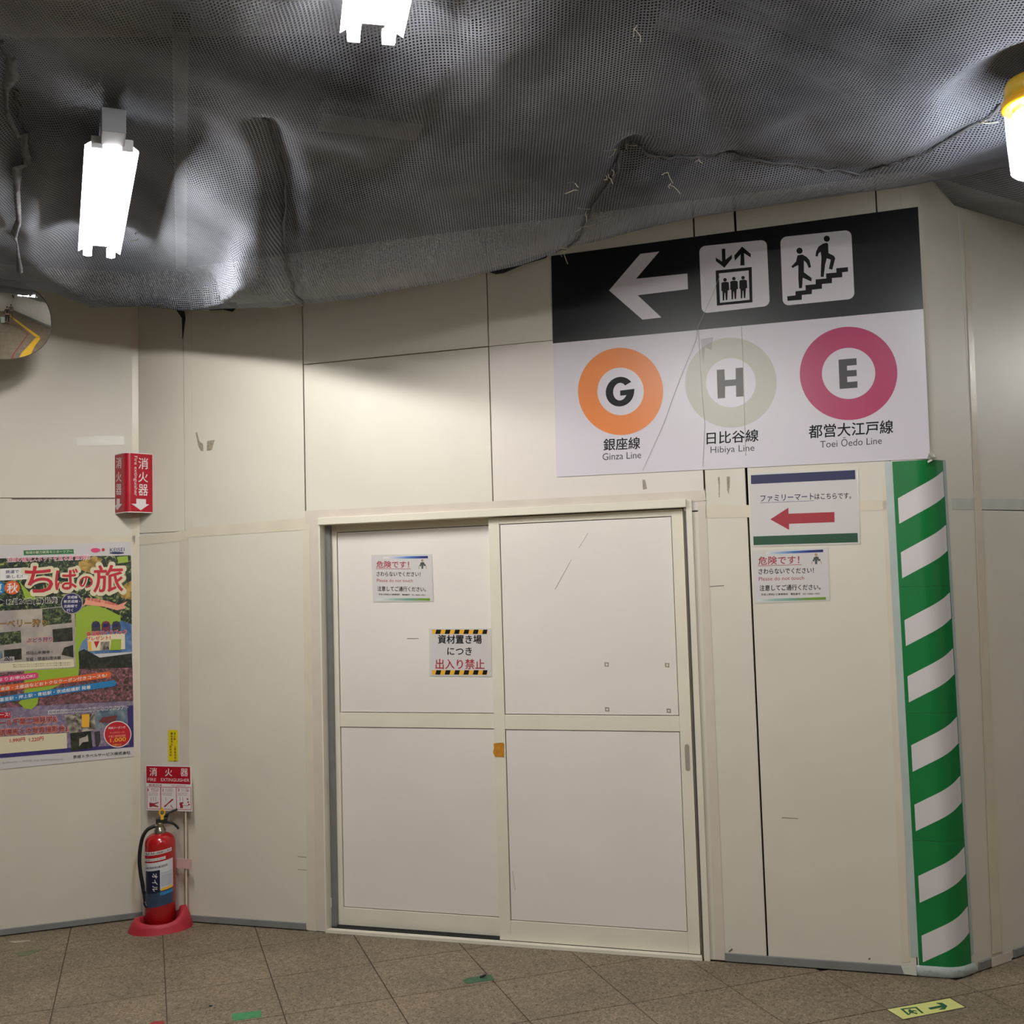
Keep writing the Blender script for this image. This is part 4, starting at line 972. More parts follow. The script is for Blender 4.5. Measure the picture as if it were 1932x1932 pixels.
def rib(pts, wd, th, name, par, mt):
    mb = MB(); vs = []
    for i, (a, z) in enumerate(pts):
        p = ebase + Rt * a + Zv * z; t = (pts[min(i + 1, len(pts) - 1)][0] - pts[max(i - 1, 0)][0], pts[min(i + 1, len(pts) - 1)][1] - pts[max(i - 1, 0)][1]); l = math.hypot(*t)
        nn = Rt * (-t[1] / l) + Zv * (t[0] / l)
        for a_, b_ in ((-1, -1), (1, -1), (1, 1), (-1, 1)): vs.append(p + toC * (wd * a_) + nn * (th * b_))
    n = len(pts); f = []
    for i in range(n - 1):
        for j in range(4): f.append([4 * i + j, 4 * i + (j + 1) % 4, 4 * i + 4 + (j + 1) % 4, 4 * i + 4 + j])
    f += [[3, 2, 1, 0], [4 * n - 4, 4 * n - 3, 4 * n - 2, 4 * n - 1]]
    return mb.add(vs, f).build(name, mt, par, bevel=.001)
rib([(.016, zv + .026), (.026, zv + .034), (.038, zv + .044), (.06, zv + .052), (.078, zv + .058)], .011, .0035, 'upper_lever', ex, blackmet)
rib([(.012, zv + .002), (.03, zv + .004), (.048, zv - .001), (.064, zv - .010), (.076, zv - .023), (.082, zv - .032)], .010, .0042, 'carry_handle', ex, blackmet)
py = ebase + toC * .016 + Zv * (zv + .05) + Rt * .010
ringpts = [py + Rt * (.012 * math.cos(t)) + Zv * (.014 * math.sin(t)) for t in [2 * PI * k / 16 for k in range(17)]]
MB().tube(ringpts, .0038, 8).obox(py - Zv * .020 + Rt * 0, Rt, toC, Zv, .007, .006, .010).obox(py + Zv * .02, Rt, toC, Zv, .004, .004, .006).build('safety_pin', yel_pl, ex, 'yellow safety pin ring')
hp = [(-.020, zv - .008), (-.034, zv - .011), (-.058, zv - .024), (-.076, zv - .055), (-.086, zv - .10), (-.090, zv - .16), (-.086, zv - .21), (-.079, zv - .255), (-.073, zv - .295)]
fine = []
for i in range(len(hp) - 1):
    for k in range(4):
        t = k / 4; p0 = hp[max(i - 1, 0)]; p1 = hp[i]; p2 = hp[i + 1]; p3 = hp[min(i + 2, len(hp) - 1)]
        fine.append(tuple(.5 * (2 * p1[j] + (p2[j] - p0[j]) * t + (2 * p0[j] - 5 * p1[j] + 4 * p2[j] - p3[j]) * t * t + (3 * p1[j] - p0[j] - 3 * p2[j] + p3[j]) * t ** 3) for j in (0, 1)))
fine.append(hp[-1])
MB().tube([ebase + Rt * a + toC * .012 + Zv * z for a, z in fine], .0085, 12).build('hose', rubber, ex, 'black rubber hose')
MB().tube([ebase + Rt * -.012 + Zv * (zv - .006) + toC * .006, ebase + Rt * -.024 + Zv * (zv - .009) + toC * .01], .0065, 10).build('hose_joint', chrome, ex)
MB().tube([ebase + Rt * a + toC * .012 + Zv * z for a, z in ((-.073, zv - .292), (-.071, zv - .31), (-.066, zv - .335), (-.062, zv - .36))], [.0095, .007, .009, .011], 10).tube([ebase + Rt * -.066 + toC * .02 + Zv * (zv - .345), ebase + Rt * -.058 + toC * .03 + Zv * (zv - .362)], .011, 10).build('nozzle', rubber, ex, 'black hose nozzle held by a clip')
def label_patch(x0, x1, y0, y1, mt, name, lift=.0006, par=None, lab=None, sl=0.0):
    """part of the cylinder surface between picture columns and rows"""
    a0 = math.asin(max(-1, min(1, (x0 - 300.5) / 27.5))); a1 = math.asin(max(-1, min(1, (x1 - 300.5) / 27.5))); n = 12; vs = []
    for i in range(n + 1):
        a = a0 + (a1 - a0) * i / n; dv_ = (Rt * math.sin(a) + toC * math.cos(a)) * (Rb + lift); k = math.sin(a) * 27.5
        z1_, z0_ = ez(y0 + sl * k), ez(y1 + sl * k)
        vs += [ebase + dv_ + Zv * z0_, ebase + dv_ + Zv * z1_]
    return MB().add(vs, [[2 * i, 2 * i + 2, 2 * i + 3, 2 * i + 1] for i in range(n)], True).build(name, mt, par or ex, lab)
def cyl_text(mb, st, x0, x1, y0, y1, lift, bold=.01, rot=False, sl=0.0):
    vs, f = text_shape(st, bold); out = []
    for a, b in vs:
        X, Y = (x0 + (x1 - x0) * a, y1 + (y0 - y1) * b) if not rot else (x0 + (x1 - x0) * b, y0 + (y1 - y0) * a)
        k = (X - 300.5) / 27.5; k = max(-.99, min(.99, k)); an = math.asin(k)
        out.append(ebase + (Rt * math.sin(an) + toC * math.cos(an)) * (Rb + lift) + Zv * ez(Y + sl * k * 27.5))
    mb.add(out, f)
SLp = -.14
lb = label_patch(274.5, 320.5, 1598.5, 1605, white_pl, 'sticker', sl=SLp, lab='white strip sticker'); lb2 = label_patch(274.5, 310, 1611, 1616, white_pl, 'sticker', sl=SLp, lab='white strip sticker')
tb = MB(); cyl_text(tb, '指定 京成上野駅構内工事用', 276, 319, 1599.5, 1604, .0012, sl=SLp); cyl_text(tb, '設置年月日 2017年4月', 276, 308, 1612, 1615, .0012, 0, sl=SLp); tb.build('lettering', ink_g, ex)
lab = label_patch(273.6, 322.5, 1619, 1702, mat('label_white', (206, 206, 210), .3), 'main_label', sl=SLp, lab='white and blue extinguisher label')
label_patch(273.6, 322.5, 1672, 1702, mat('label_blue_grey', (52, 70, 96), .35, var=.3, scale=60), 'blue_field', .0012, lab, sl=SLp)
label_patch(276, 300, 1634, 1676, mat('label_blue_black', (16, 22, 52), .3), 'dark_field', .0014, lab, sl=SLp)
label_patch(300, 322, 1676, 1682, blueb_i, 'blue_field', .0016, lab, sl=SLp); label_patch(301, 321.5, 1669, 1673.5, yel_i, 'yellow_line', .0016, lab, sl=SLp)
label_patch(302, 321, 1640, 1666, mat('label_grey', (178, 182, 192), .3), 'text_field', .0014, lab, sl=SLp)
tb = MB(); cyl_text(tb, 'ABC粉末消火器 加圧式', 276, 313, 1626, 1630, .0016, sl=SLp); tb.build('lettering', ink_g, lab)
tb = MB(); cyl_text(tb, 'オイル', 287, 296, 1640, 1674, .002, .012, rot=True); cyl_text(tb, '使用上の注意', 304, 319, 1642, 1645, .002, 0, sl=SLp); tb.build('lettering', white_pl, lab, 'white lettering')

# ------------------------------------------------------------------ floor markings
def floor_mark(name, pts, mt, label, cat, h=.0012):
    return MB().pprism(FL, pts, .0002, h).build(name, mt, None, label, cat, origin=FL.px(*pts[0]))
gt = mat('green_tape', (62, 140, 88), .5, var=.3, scale=40); gt2 = mat('worn_green_tape', (64, 104, 76), .6, var=.45, scale=50)
floor_mark('floor_tape', [(437, 1913), (492, 1906), (494, 1918), (440, 1926)], gt, 'bright green tape strip on the floor in front of the fire extinguisher', 'tape')
floor_mark('floor_tape', [(873, 1851), (880, 1845), (925, 1838), (930, 1843), (932, 1849), (905, 1852), (881, 1856)], gt2, 'worn dull green tape patch on the floor in front of the sliding door', 'tape')
floor_mark('floor_tape', [(283, 1930), (290, 1927), (309, 1926), (312, 1936), (286, 1940)], mat('red_tape', (150, 40, 44), .6, var=.3, scale=40), 'red tape corner at the lower edge of the view below the extinguisher', 'tape')
floor_mark('floor_tape', [(28, 1798), (64, 1791), (82, 1791), (66, 1797), (50, 1803), (36, 1803)], mat('faint_green', (112, 118, 84), .7, var=.3, scale=40), 'faded green tape trace on the floor at the far left', 'tape')
for pts in ([(16, 1776), (56, 1773.5), (58, 1775), (28, 1779)],):
    floor_mark('floor_tape', pts, mat('pale_scuff', (176, 166, 146), .7), 'pale scrap of tape on the floor below the poster', 'tape')
mb = MB(); c = FL.px(911, 1843, .006); mb.tube([c - Rt * .012, c + Rt * .004 + Zv * .004, c + Rt * .013 + Zv * .006], [.004, .005, .003], 7); mb.build('rubber_scrap', rubber, None, 'small black scrap lying on the worn green floor tape', 'scrap', origin=FL.px(911, 1843))
c = FL.px(398, 1897, .003); MB().tube([c - Rt * .006, c + Rt * .005 + toC * .004], [.003, .002], 6).build('pebble', rubber, None, 'tiny black crumb on the floor left of the sliding door', 'debris', origin=FL.px(398, 1897))
fsn = thing('floor_sign', FL.px(1760, 1902), 'pale yellow floor exit sticker with running man and green arrow pointing right', 'sign')
def C8(x, y): return (1550 + x / 4.471, 1500 + y / 4.471)
MB().pprism(FL, [C8(545, 1806), C8(1088, 1706), C8(1222, 1790), C8(690, 1896)], .0003, .0012).build('dark_edge', mat('dirty_edge', (70, 60, 44), .7), fsn)
MB().pprism(FL, [C8(556, 1808), C8(1082, 1714), C8(1208, 1788), C8(688, 1890)], .0010, .0018).build('sheet', mat('luminous_yellow', (212, 214, 128), .5, var=.06), fsn)
g = MB()
flat(g, FL, [C8(*p) for p in [(897, 1795), (1010, 1773), (960, 1752), (1018, 1752), (1062, 1778), (1042, 1808), (985, 1812), (1020, 1790), (920, 1810)]], .0022)
g.build('arrow', mat('sign_green', (20, 84, 52), .5), fsn)
g = MB(); O = [(663, 1803), (800, 1786), (860, 1838), (728, 1856)]; 
def T8(a, b): 
    x = O[0][0] + (O[1][0] - O[0][0]) * a + (O[3][0] - O[0][0]) * b; y = O[0][1] + (O[1][1] - O[0][1]) * a + (O[3][1] - O[0][1]) * b; return C8(x, y)
for r_ in ([(0, 0), (1, 0), (1, .16), (0, .16)], [(0, .16), (.14, .16), (.14, 1), (0, 1)], [(.86, .16), (1, .16), (1, 1), (.86, 1)], [(.34, .28), (.5, .22), (.52, .4), (.36, .42)],
           [(.3, .42), (.66, .42), (.76, .62), (.66, .66), (.56, .54), (.5, .72), (.66, .84), (.6, 1), (.5, 1), (.46, .86), (.3, .76), (.2, .94), (.14, .86), (.28, .62), (.24, .56)]):
    flat(g, FL, [T8(*p) for p in r_], .0022)
g.build('running_man', MATS['sign_green'], fsn)

# ------------------------------------------------------------------ lamps
def lamp(origin, d, length, label, name='fluorescent_lamp', w=.15, over=.10):
    """twin tube batten: origin = far end (centre, underside of tubes), d = horizontal unit direction towards the near end"""
    s = Zv.cross(d).normalized()
    t = thing(name, origin, label, 'lamp')
    c = origin + d * (length / 2)
    P = lambda a, b, z: origin + d * a + s * b + Zv * z
    mb = MB(); sec = [(-w / 2, .012), (-w * .22, .040), (w * .22, .040), (w / 2, .012), (w / 2, .016), (w * .22, .046), (w * .22, .085), (-w * .22, .085), (-w * .22, .046), (-w / 2, .016)]
    n = len(sec); a0, a1 = .02, length - .02
    mb.add([P(a0, b, z) for b, z in sec] + [P(a1, b, z) for b, z in sec], [list(range(n)), list(range(2 * n - 1, n - 1, -1))] + [[i, (i + 1) % n, n + (i + 1) % n, n + i] for i in range(n)])
    mb.build('reflector', lampw, t)
    MB().obox(P(length + over / 2 - .02, 0, .05), d, s, Zv, over / 2 + .02, .033, .035).build('end_box', lampg, t, 'grey end box of the batten', bevel=.003)
    for b in (-.042, .042):
        MB().tube([P(.012, b, .012), P(length - .012, b, .012)], .0145, 16).build('tube', tube_m, t, 'glowing tube')
    for a in (.004, length - .004):
        for b in (-.042, .042):
            MB().obox(P(a, b, .02), d, s, Zv, .007, .016, .018).build('lamp_holder', lampw, t, bevel=.002)
    for a in (.25, length - .25):
        MB().tube([P(a, 0, .08), P(a, 0, .20)], .005, 8).build('suspension_rod', lampg, t)
    return t
LZ = Level(2.83)
p_far = LZ.px(187, 486); p_near = LZ.px(212, 284)
dl = (p_near - p_far); ln = dl.length; dl.normalize()
lamp(p_far, dl, ln, 'glowing twin tube lamp on the left, its whole length and grey end box in view')
q_far = LZ.px(700, 84); dl2 = Vector((-q_far.x * .62 + .35, -q_far.y, 0)).normalized()
lamp(q_far, dl2, 1.2, 'glowing twin tube lamp cut off by the top edge of the view')
# unseen lamp added to brighten the right wall, then the passage lamp in the mirror
lamp(Vector((4.2, 4.5, 2.83)), R.d.copy(), 1.2, 'added twin tube lamp, unseen beyond the right edge, lighting the right wall')
lamp(Vector((-.9, -2.6, 2.83)), Vector((.1, -1, 0)).normalized(), 1.2, 'twin tube lamp in the passage behind the viewer, seen only in the mirror')
# yellow capped work lamp at the right edge
a_ = CAM + ray(1960, 165) * (2.95 / _f.dot(ray(1960, 165))); wt = a_.z + .02
a_.z = 0
wl = thing('work_lamp', a_ + Zv * (wt - .30), 'glowing jar shaped work lamp with yellow cap hanging at the right edge', 'lamp')
MB().lathe(a_ + Zv * wt, [(.0005, .012), (.05, .012), (.082, .002), (.088, -.01), (.090, -.056), (.0005, -.056)], 40).build('end_cap', lampyel, wl, 'mustard yellow cap')
MB().lathe(a_ + Zv * wt, [(.090, -.050), (.098, -.054), (.098, -.070), (.090, -.074), (.07, -.072)], 40).build('cap_ring', mat('orange_yellow', (240, 176, 24), .3), wl, 'bright orange yellow ring')
glass, gnt, gb = new_mat('clear_cover'); gb.inputs['Base Color'].default_value = (.93, .96, 1, 1); gb.inputs['Roughness'].default_value = .1; gb.inputs['Alpha'].default_value = .16
MB().lathe(a_ + Zv * wt, [(.091, -.072), (.089, -.16), (.084, -.250), (.076, -.258), (.0005, -.258)], 40).build('cover', glass, wl, 'clear jar shaped cover')
MB().lathe(a_ + Zv * wt, [(.0005, -.078), (.05, -.080), (.07, -.088), (.079, -.115), (.078, -.244), (.07, -.252), (.0005, -.252)], 40).build('light_tube', emit('glowing_work_tube', (.93, .96, 1.0), WORK_POWER), wl, 'glowing white inner body')
MB().tube([a_ + Zv * (wt + .01), a_ + Zv * 3.3], .005, 8).build('hanging_cord', rubber, wl)
b_ = a_ + Vector((0, .001, 0)); a_ = a_ + Vector((0, -.001, 0))

# ------------------------------------------------------------------ ceiling net
def net_material():
    mt, nt, b = new_mat('grey_net'); N = nt.nodes; K = nt.links
    uvn = N.new('ShaderNodeUVMap'); uvn.uv_map = 'plan'
    sep = N.new('ShaderNodeSeparateXYZ'); K.new(uvn.outputs[0], sep.inputs[0])
    def thread(sock):
        mu = N.new('ShaderNodeMath'); mu.operation = 'MULTIPLY'; mu.inputs[1].default_value = 1 / .0092; K.new(sock, mu.inputs[0])
        fr = N.new('ShaderNodeMath'); fr.operation = 'FRACT'; K.new(mu.outputs[0], fr.inputs[0])
        lt = N.new('ShaderNodeMath'); lt.operation = 'LESS_THAN'; lt.inputs[1].default_value = .47; K.new(fr.outputs[0], lt.inputs[0]); return lt
    a, c = thread(sep.outputs[0]), thread(sep.outputs[1])
    mx = N.new('ShaderNodeMath'); mx.operation = 'MAXIMUM'; K.new(a.outputs[0], mx.inputs[0]); K.new(c.outputs[0], mx.inputs[1])
    K.new(mx.outputs[0], b.inputs['Alpha'])
    geo = N.new('ShaderNodeNewGeometry'); nz = N.new('ShaderNodeTexNoise'); nz.inputs['Scale'].default_value = 1.7; nz.inputs['Detail'].default_value = 4; K.new(geo.outputs['Position'], nz.inputs[0])
    cr = N.new('ShaderNodeValToRGB'); K.new(nz.outputs[0], cr.inputs[0]); e = cr.color_ramp.elements
    e[0].position = .3; e[0].color = lin((70, 74, 82)); e[1].position = .7; e[1].color = lin((146, 150, 160))
    K.new(cr.outputs[0], b.inputs['Base Color']); b.inputs['Roughness'].default_value = .75
    return mt
net_m = net_material()
edge_px = [(-120, 522), (0, 532), (100, 538), (200, 552), (262, 566), (340, 566), (420, 577), (500, 572), (570, 566), (640, 560), (700, 552), (800, 533), (860, 524), (917, 510), (975, 500), (1040, 482), (1180, 462), (1300, 447), (1500, 421), (1650, 400), (1732, 388), (1760, 379), (1800, 392), (1841, 403), (1890, 418), (1932, 430), (2100, 470)]
def wall_at(x): return L if x < 262 else (M if x < 1765 else R)
# wall-foot path in plan with the height of the net's edge
path = []
OFF = .60
for x, y in edge_px:
    W = wall_at(x); p = W.px(x, y, .0); off = OFF if x < 900 else OFF * max(.5, 1 - (x - 900) / 900)
    q = W.px(x, y, off); path.append((W.px(x, y, .0), q))
def P2(p): return Vector((p.x, p.y, 0))
import bisect
# resample
cum = [0]
for a, b in zip(path, path[1:]): cum.append(cum[-1] + (P2(b[0]) - P2(a[0])).length)
def at(s):
    i = min(max(bisect.bisect_right(cum, s) - 1, 0), len(cum) - 2); t = (s - cum[i]) / (cum[i + 1] - cum[i])
    return path[i][0].lerp(path[i + 1][0], t), path[i][1].lerp(path[i + 1][1], t)
def bump(x, y, cx, cy, sx, sy, rot=0):
    c, s = math.cos(rot), math.sin(rot); dx, dy = x - cx, y - cy; a, b = (dx * c + dy * s) / sx, (-dx * s + dy * c) / sy
    return math.exp(-(a * a + b * b))
CZ = Level(2.9)
def cp_(x, y): p = CZ.px(x, y); return p
from mathutils import noise as mn
f1a, f1b = cp_(535, 250), cp_(545, 470)
folds = [[cp_(500, 230), cp_(535, 300), cp_(540, 420), cp_(575, 490)], [cp_(1195, 250), cp_(1150, 310), cp_(1080, 400), cp_(1045, 470)], [cp_(1195, 270), cp_(1330, 300), cp_(1500, 300), cp_(1620, 315), cp_(1740, 262), cp_(1900, 190)],
         [cp_(0, 170), cp_(30, 260), cp_(50, 300), cp_(30, 440)], [cp_(740, 285), cp_(830, 160), cp_(900, 90)], [cp_(1300, 110), cp_(1380, 290)], [cp_(560, 250), cp_(800, 330), cp_(1030, 400)], [cp_(1500, 240), cp_(1620, 310), cp_(1560, 380)]]
def seg_d(p, pl):
    best = 9
    for a, b in zip(pl, pl[1:]):
        ab = P2(b) - P2(a); t = max(0, min(1, (p - P2(a)).dot(ab) / max(ab.length_squared, 1e-6))); best = min(best, (p - P2(a) - ab * t).length)
    return best
NI, NJ = 230, 120
nets = MB(); smax = cum[-1]; grid = []
bel = cp_(420, 430); n2a = cp_(960, 120); n2b = cp_(480, 100)
def relief(x, y):
    v = Vector((x, y, 0))
    z = .07 * mn.noise(v * 1.1) + .035 * mn.noise(v * 3.3 + Vector((4, 1, 0))) + .007 * mn.noise(v * 9)
    for k, f in enumerate(folds):
        d = seg_d(Vector((x, y, 0)), f); am = (.05, .05, .055, .06, .02, .02, .02, .04)[k]; wd = (.05, .06, .07, .1, .05, .05, .08, .1)[k]
        z += am * math.exp(-(d / wd) ** 2) - am * .5 * math.exp(-(d / (wd * 3.2)) ** 2)
    z -= .10 * bump(x, y, n2a.x, n2a.y, .38, .5) + .09 * bump(x, y, n2b.x, n2b.y, .36, .5)
    z -= .05 * bump(x, y, bel.x + .05, bel.y + .05, .42, .42)
    return z
for i in range(NI + 1):
    s = smax * i / NI; w0, q0 = at(s)
    row = []
    for j in range(NJ + 1):
        t = j / NJ
        # from the wall towards the hall, straight along -y
        yfar = -1.2; g = t ** 1.25
        x = w0.x * (1 + .0 * t); y = w0.y + (yfar - w0.y) * g; dist = w0.y - y
        zedge = q0.z; zint = 2.98
        k = min(1, dist / OFF); 
        if dist < OFF: z = zedge + .31 * (OFF - dist)
        else:
            m_ = min(1, (dist - OFF) / 1.6); m_ = m_ * m_ * (3 - 2 * m_); z = zedge * (1 - m_) + zint * m_
        am = min(1, max(0, dist - OFF * .8) / .5); am = am * am * (3 - 2 * am)
        # clearance over the lamps is kept
        z += relief(x, y) * (.10 + .90 * am)
        row.append(Vector((x, y, z)))
    grid.append(row)
LAMPS = [(p_far, p_near), (q_far, q_far + dl2 * 1.2), (a_, b_)]
for row in grid:
    for p in row:
        d = min(seg_d(P2(p), [Vector(l[0]), Vector(l[1])]) for l in LAMPS)
        if d < .45:
            lo = 2.945 if d < .12 else 2.945 - (d - .12) * .5
            if p.z < lo: p.z = lo
vs = [p for r in grid for p in r]
nets.add(vs, [[i * (NJ + 1) + j, i * (NJ + 1) + j + 1, (i + 1) * (NJ + 1) + j + 1, (i + 1) * (NJ + 1) + j] for i in range(NI) for j in range(NJ)], True)
# distance measured along the cloth, so that the mesh stays even
uvs = {}
for i, row in enumerate(grid):
    acc = 0
    for j, p in enumerate(row):
        if j: acc += (p - row[j - 1]).length
        uvs[i * (NJ + 1) + j] = (p.x + .02 * mn.noise(p * 2), acc)
nets.uv = uvs
net = thing('ceiling_net', Vector((0, 3, 2.95)), 'dark grey netting sagging under the whole ceiling', 'net')
nets.build('netting', net_m, net)
# frayed seams
def height(x, y):
    # nearest grid vertex
    best = None; bd = 9
    i0 = min(range(0, NI + 1, 4), key=lambda i: abs(grid[i][30].x - x))
    for i in range(max(0, i0 - 4), min(NI, i0 + 4) + 1):
        for p in grid[i]:
            d = (p.x - x) ** 2 + (p.y - y) ** 2
            if d < bd: bd = d; best = p
    return best.z
thr_m = mat('frayed_thread', (196, 190, 168), .7); seam_m = mat('seam_cord', (96, 96, 98), .8); rag_m = mat('dark_rag', (44, 44, 46), .9)
for k in (0, 1, 2, 3):
    pl2 = folds[k]; pts = []
    for a, b in zip(pl2, pl2[1:]):
        nn = 10
        for q in range(nn): pts.append(P2(a).lerp(P2(b), q / nn))
    pts = [Vector((p.x + random.uniform(-.008, .008), p.y + random.uniform(-.008, .008), height(p.x, p.y) - .006 - random.uniform(0, .006))) for p in pts]
    MB().tube(pts, [random.uniform(.002, .0055) for _ in pts], 6).build('seam', seam_m, net, 'gathered seam of the netting')
for x, y in [(1163, 265), (1180, 270), (1150, 292), (1140, 305), (1108, 355), (1092, 375), (1070, 412), (1060, 422), (1262, 312), (1316, 297), (1260, 305), (1037, 477), (540, 440), (548, 460), (520, 500), (1200, 68), (1850, 215), (258, 457), (1085, 300)]:
    for k in range(2):
        p = cp_(x + random.uniform(-4, 4), y + random.uniform(-4, 4)); z = height(p.x, p.y) - .012
        a = Vector((p.x, p.y, z)); pts = [a]
        dv_ = Vector((random.uniform(-1, 1), random.uniform(-1, 1), random.uniform(-.6, .3))).normalized()
        for q in range(3): dv_ = (dv_ + Vector((random.uniform(-.7, .7), random.uniform(-.7, .7), random.uniform(-.5, .4)))).normalized(); pts.append(pts[-1] + dv_ * random.uniform(.008, .02))
        MB().tube(pts, .0014, 5).build('loose_thread', thr_m, net)
# crumpled pale gather of netting at the left edge
mb = MB(); prev = None
for q, (x, y) in enumerate([(2, 172), (22, 182), (26, 205), (12, 235), (10, 262), (30, 285), (48, 292), (44, 305), (52, 325), (34, 342), (30, 365), (36, 395), (28, 425), (30, 445), (36, 470)]):
    p = cp_(x, y); z = height(p.x, p.y) - .02 - .012 * (q % 3); wd = random.uniform(.005, .017)
    a, b = Vector((p.x - wd, p.y + random.uniform(-.02, .02), z)), Vector((p.x + wd, p.y, z - random.uniform(-.01, .02))); c = (a + b) / 2 - Zv * random.uniform(.006, .016)
    if prev: mb.add([prev[0], prev[1], prev[2], a, c, b], [[0, 1, 4, 3], [1, 2, 5, 4]], True)
    prev = (a, c, b)
mb.build('crumpled_gather', mat('pale_net', (118, 118, 122), .8, var=.5, scale=40), net, 'pale crumpled gather of netting at the left edge')
# ragged bits hanging at the wall
for (pts, W, l) in (([(917, 511), (935, 517), (950, 515), (985, 500), (1030, 486), (1036, 478), (980, 492), (940, 508)], M, .03), ([(263, 558), (320, 566), (300, 570), (263, 576)], M, .01), ([(380, 570), (445, 571), (450, 576), (438, 588), (420, 584), (395, 585)], M, .03), ([(330, 582), (345, 574), (349, 600), (344, 640), (343, 600)], M, .004)):
    MB().pprism(W, pts, l, l + .004).build('torn_edge', rag_m, net, 'dark torn edge of the net')

# ------------------------------------------------------------------ what shows through the net
MB().add([(-6, -6.5, 3.75), (6, -6.5, 3.75), (6, 9, 3.75), (-6, 9, 3.75), (-6, -6.5, 3.9), (6, -6.5, 3.9), (6, 9, 3.9), (-6, 9, 3.9)],
         [[3, 2, 1, 0], [4, 5, 6, 7], [0, 1, 5, 4], [1, 2, 6, 5], [2, 3, 7, 6], [3, 0, 4, 7]]).build('ceiling', slab_m, kind='structure')
HZ = Level(3.3)
def beam(x0, y0, x1, y1, wpx, name, mt, label, z0=3.22, z1=3.45):
    LV = Level(z0); a, b = LV.px(x0, y0), LV.px(x1, y1); d = (b - a).normalized(); s = Zv.cross(d); wd = wpx
    return MB().obox((a + b) / 2 + Zv * (z1 - z0) / 2, d, s, Zv, (a - b).length / 2, wd / 2, (z1 - z0) / 2).build(name, mt, None, label, 'beam', origin=(a + b) / 2, bevel=.005)
beam(-300, 40, 1000, 30, .22, 'ceiling_beam', beam_m, 'pale ceiling beam above the net at the upper left', 3.25, 3.7)
beam(342, 60, 342, 560, .05, 'ceiling_beam', beam_m, 'narrow pale batten above the net beside the left lamp', 3.10, 3.16)
beam(800, 250, 900, 60, .03, 'ceiling_beam', slab_m, 'thin dark bar above the net near the middle', 3.08, 3.12)
def duct(pxs, r_, label):
    pts = [Level(3.3).px(*p) for p in pxs]; c = sum(pts, Vector()) / len(pts)
    fine = []
    for i in range(len(pts) - 1):
        for q in range(6): fine.append(pts[i].lerp(pts[i + 1], q / 6))
    fine.append(pts[-1])
    MB().tube(fine, r_, 14).build('duct', duct_m, None, label, 'duct', origin=c)
duct([(1230, 20), (1400, 60), (1550, 130), (1700, 220)], .05, 'pale curved duct above the net at the upper right, nearest the big sign')
duct([(1350, -20), (1530, 50), (1700, 110), (1900, 230)], .045, 'second pale curved duct above the net, nearer the right edge')
duct([(1300, 140), (1350, 210), (1390, 290), (1400, 340)], .03, 'short dark pipe above the net over the big sign')
pcl = Level(3.1).px(700, 225)
MB().obox(pcl, Vector((.95, .3, 0)), Vector((-.3, .95, 0)), Zv, .17, .07, .03).build('ceiling_board', beam_m, None, 'broken pale board lying on the net below the middle lamp', 'board', origin=pcl, bevel=.004)

# ------------------------------------------------------------------ convex mirror (left edge)
mc = L.px(-6, 602, .45)
mir = thing('convex_mirror', mc, 'oval convex safety mirror high on the left wall at the left edge of the view', 'mirror')
mm, mnt, mb_ = new_mat('mirror_surface'); mb_.inputs['Metallic'].default_value = 1; mb_.inputs['Roughness'].default_value = .02; mb_.inputs['Base Color'].default_value = (.86, .88, .9, 1)
aim = Vector((.33, -.90, -.30)).normalized()
mx_ = Zv.cross(aim).normalized(); my_ = aim.cross(mx_).normalized()
if mx_.x < 0: mx_ = -mx_
if my_.z < 0: my_ = -my_
A_, B_ = .216, .170; n = 64; rg = 10; RC = .62
def mpt(q, k, lft=0.0):
    t = 2 * PI * k / n; ct, st2 = math.cos(t), math.sin(t); p_ = 2 / 2.3
    X = A_ * q * abs(ct) ** p_ * (1 if ct >= 0 else -1); Y = B_ * q * abs(st2) ** p_ * (1 if st2 >= 0 else -1)
    return mc + mx_ * X + my_ * Y + aim * (.045 - (X * X + Y * Y) / (2 * RC) + lft)
vs = [mpt(0, 0)]
for r_ in range(1, rg + 1): vs += [mpt(r_ / rg, k) for k in range(n)]
fs = [[0, 1 + k, 1 + (k + 1) % n] for k in range(n)]
for r_ in range(rg - 1):
    for k in range(n): a, b = 1 + r_ * n, 1 + (r_ + 1) * n; fs.append([a + k, b + k, b + (k + 1) % n, a + (k + 1) % n])
MB().add(vs, fs, True).build('mirror_face', mm, mir)
bk = []; fs = []
for lft, q in ((-.0005, 1.0), (-.004, 1.015), (-.018, .9), (-.035, .3)): bk += [mpt(q, k, lft) for k in range(n)]
for r_ in range(3):
    for k in range(n): fs.append([r_ * n + k, (r_ + 1) * n + k, (r_ + 1) * n + (k + 1) % n, r_ * n + (k + 1) % n])
MB().add(bk, fs, True).build('mirror_back', mat('mirror_back_grey', (110, 112, 114), .5), mir)
wp = L.uv(5, 604)[0]
MB().tube([mc - aim * .02, L.w(wp, mc.z + .12, .02)], .010, 8).obox(L.w(wp, mc.z + .12, .008), L.d, Zv, L.n, .04, .05, .008).build('bracket', lampg, mir, 'grey wall bracket')

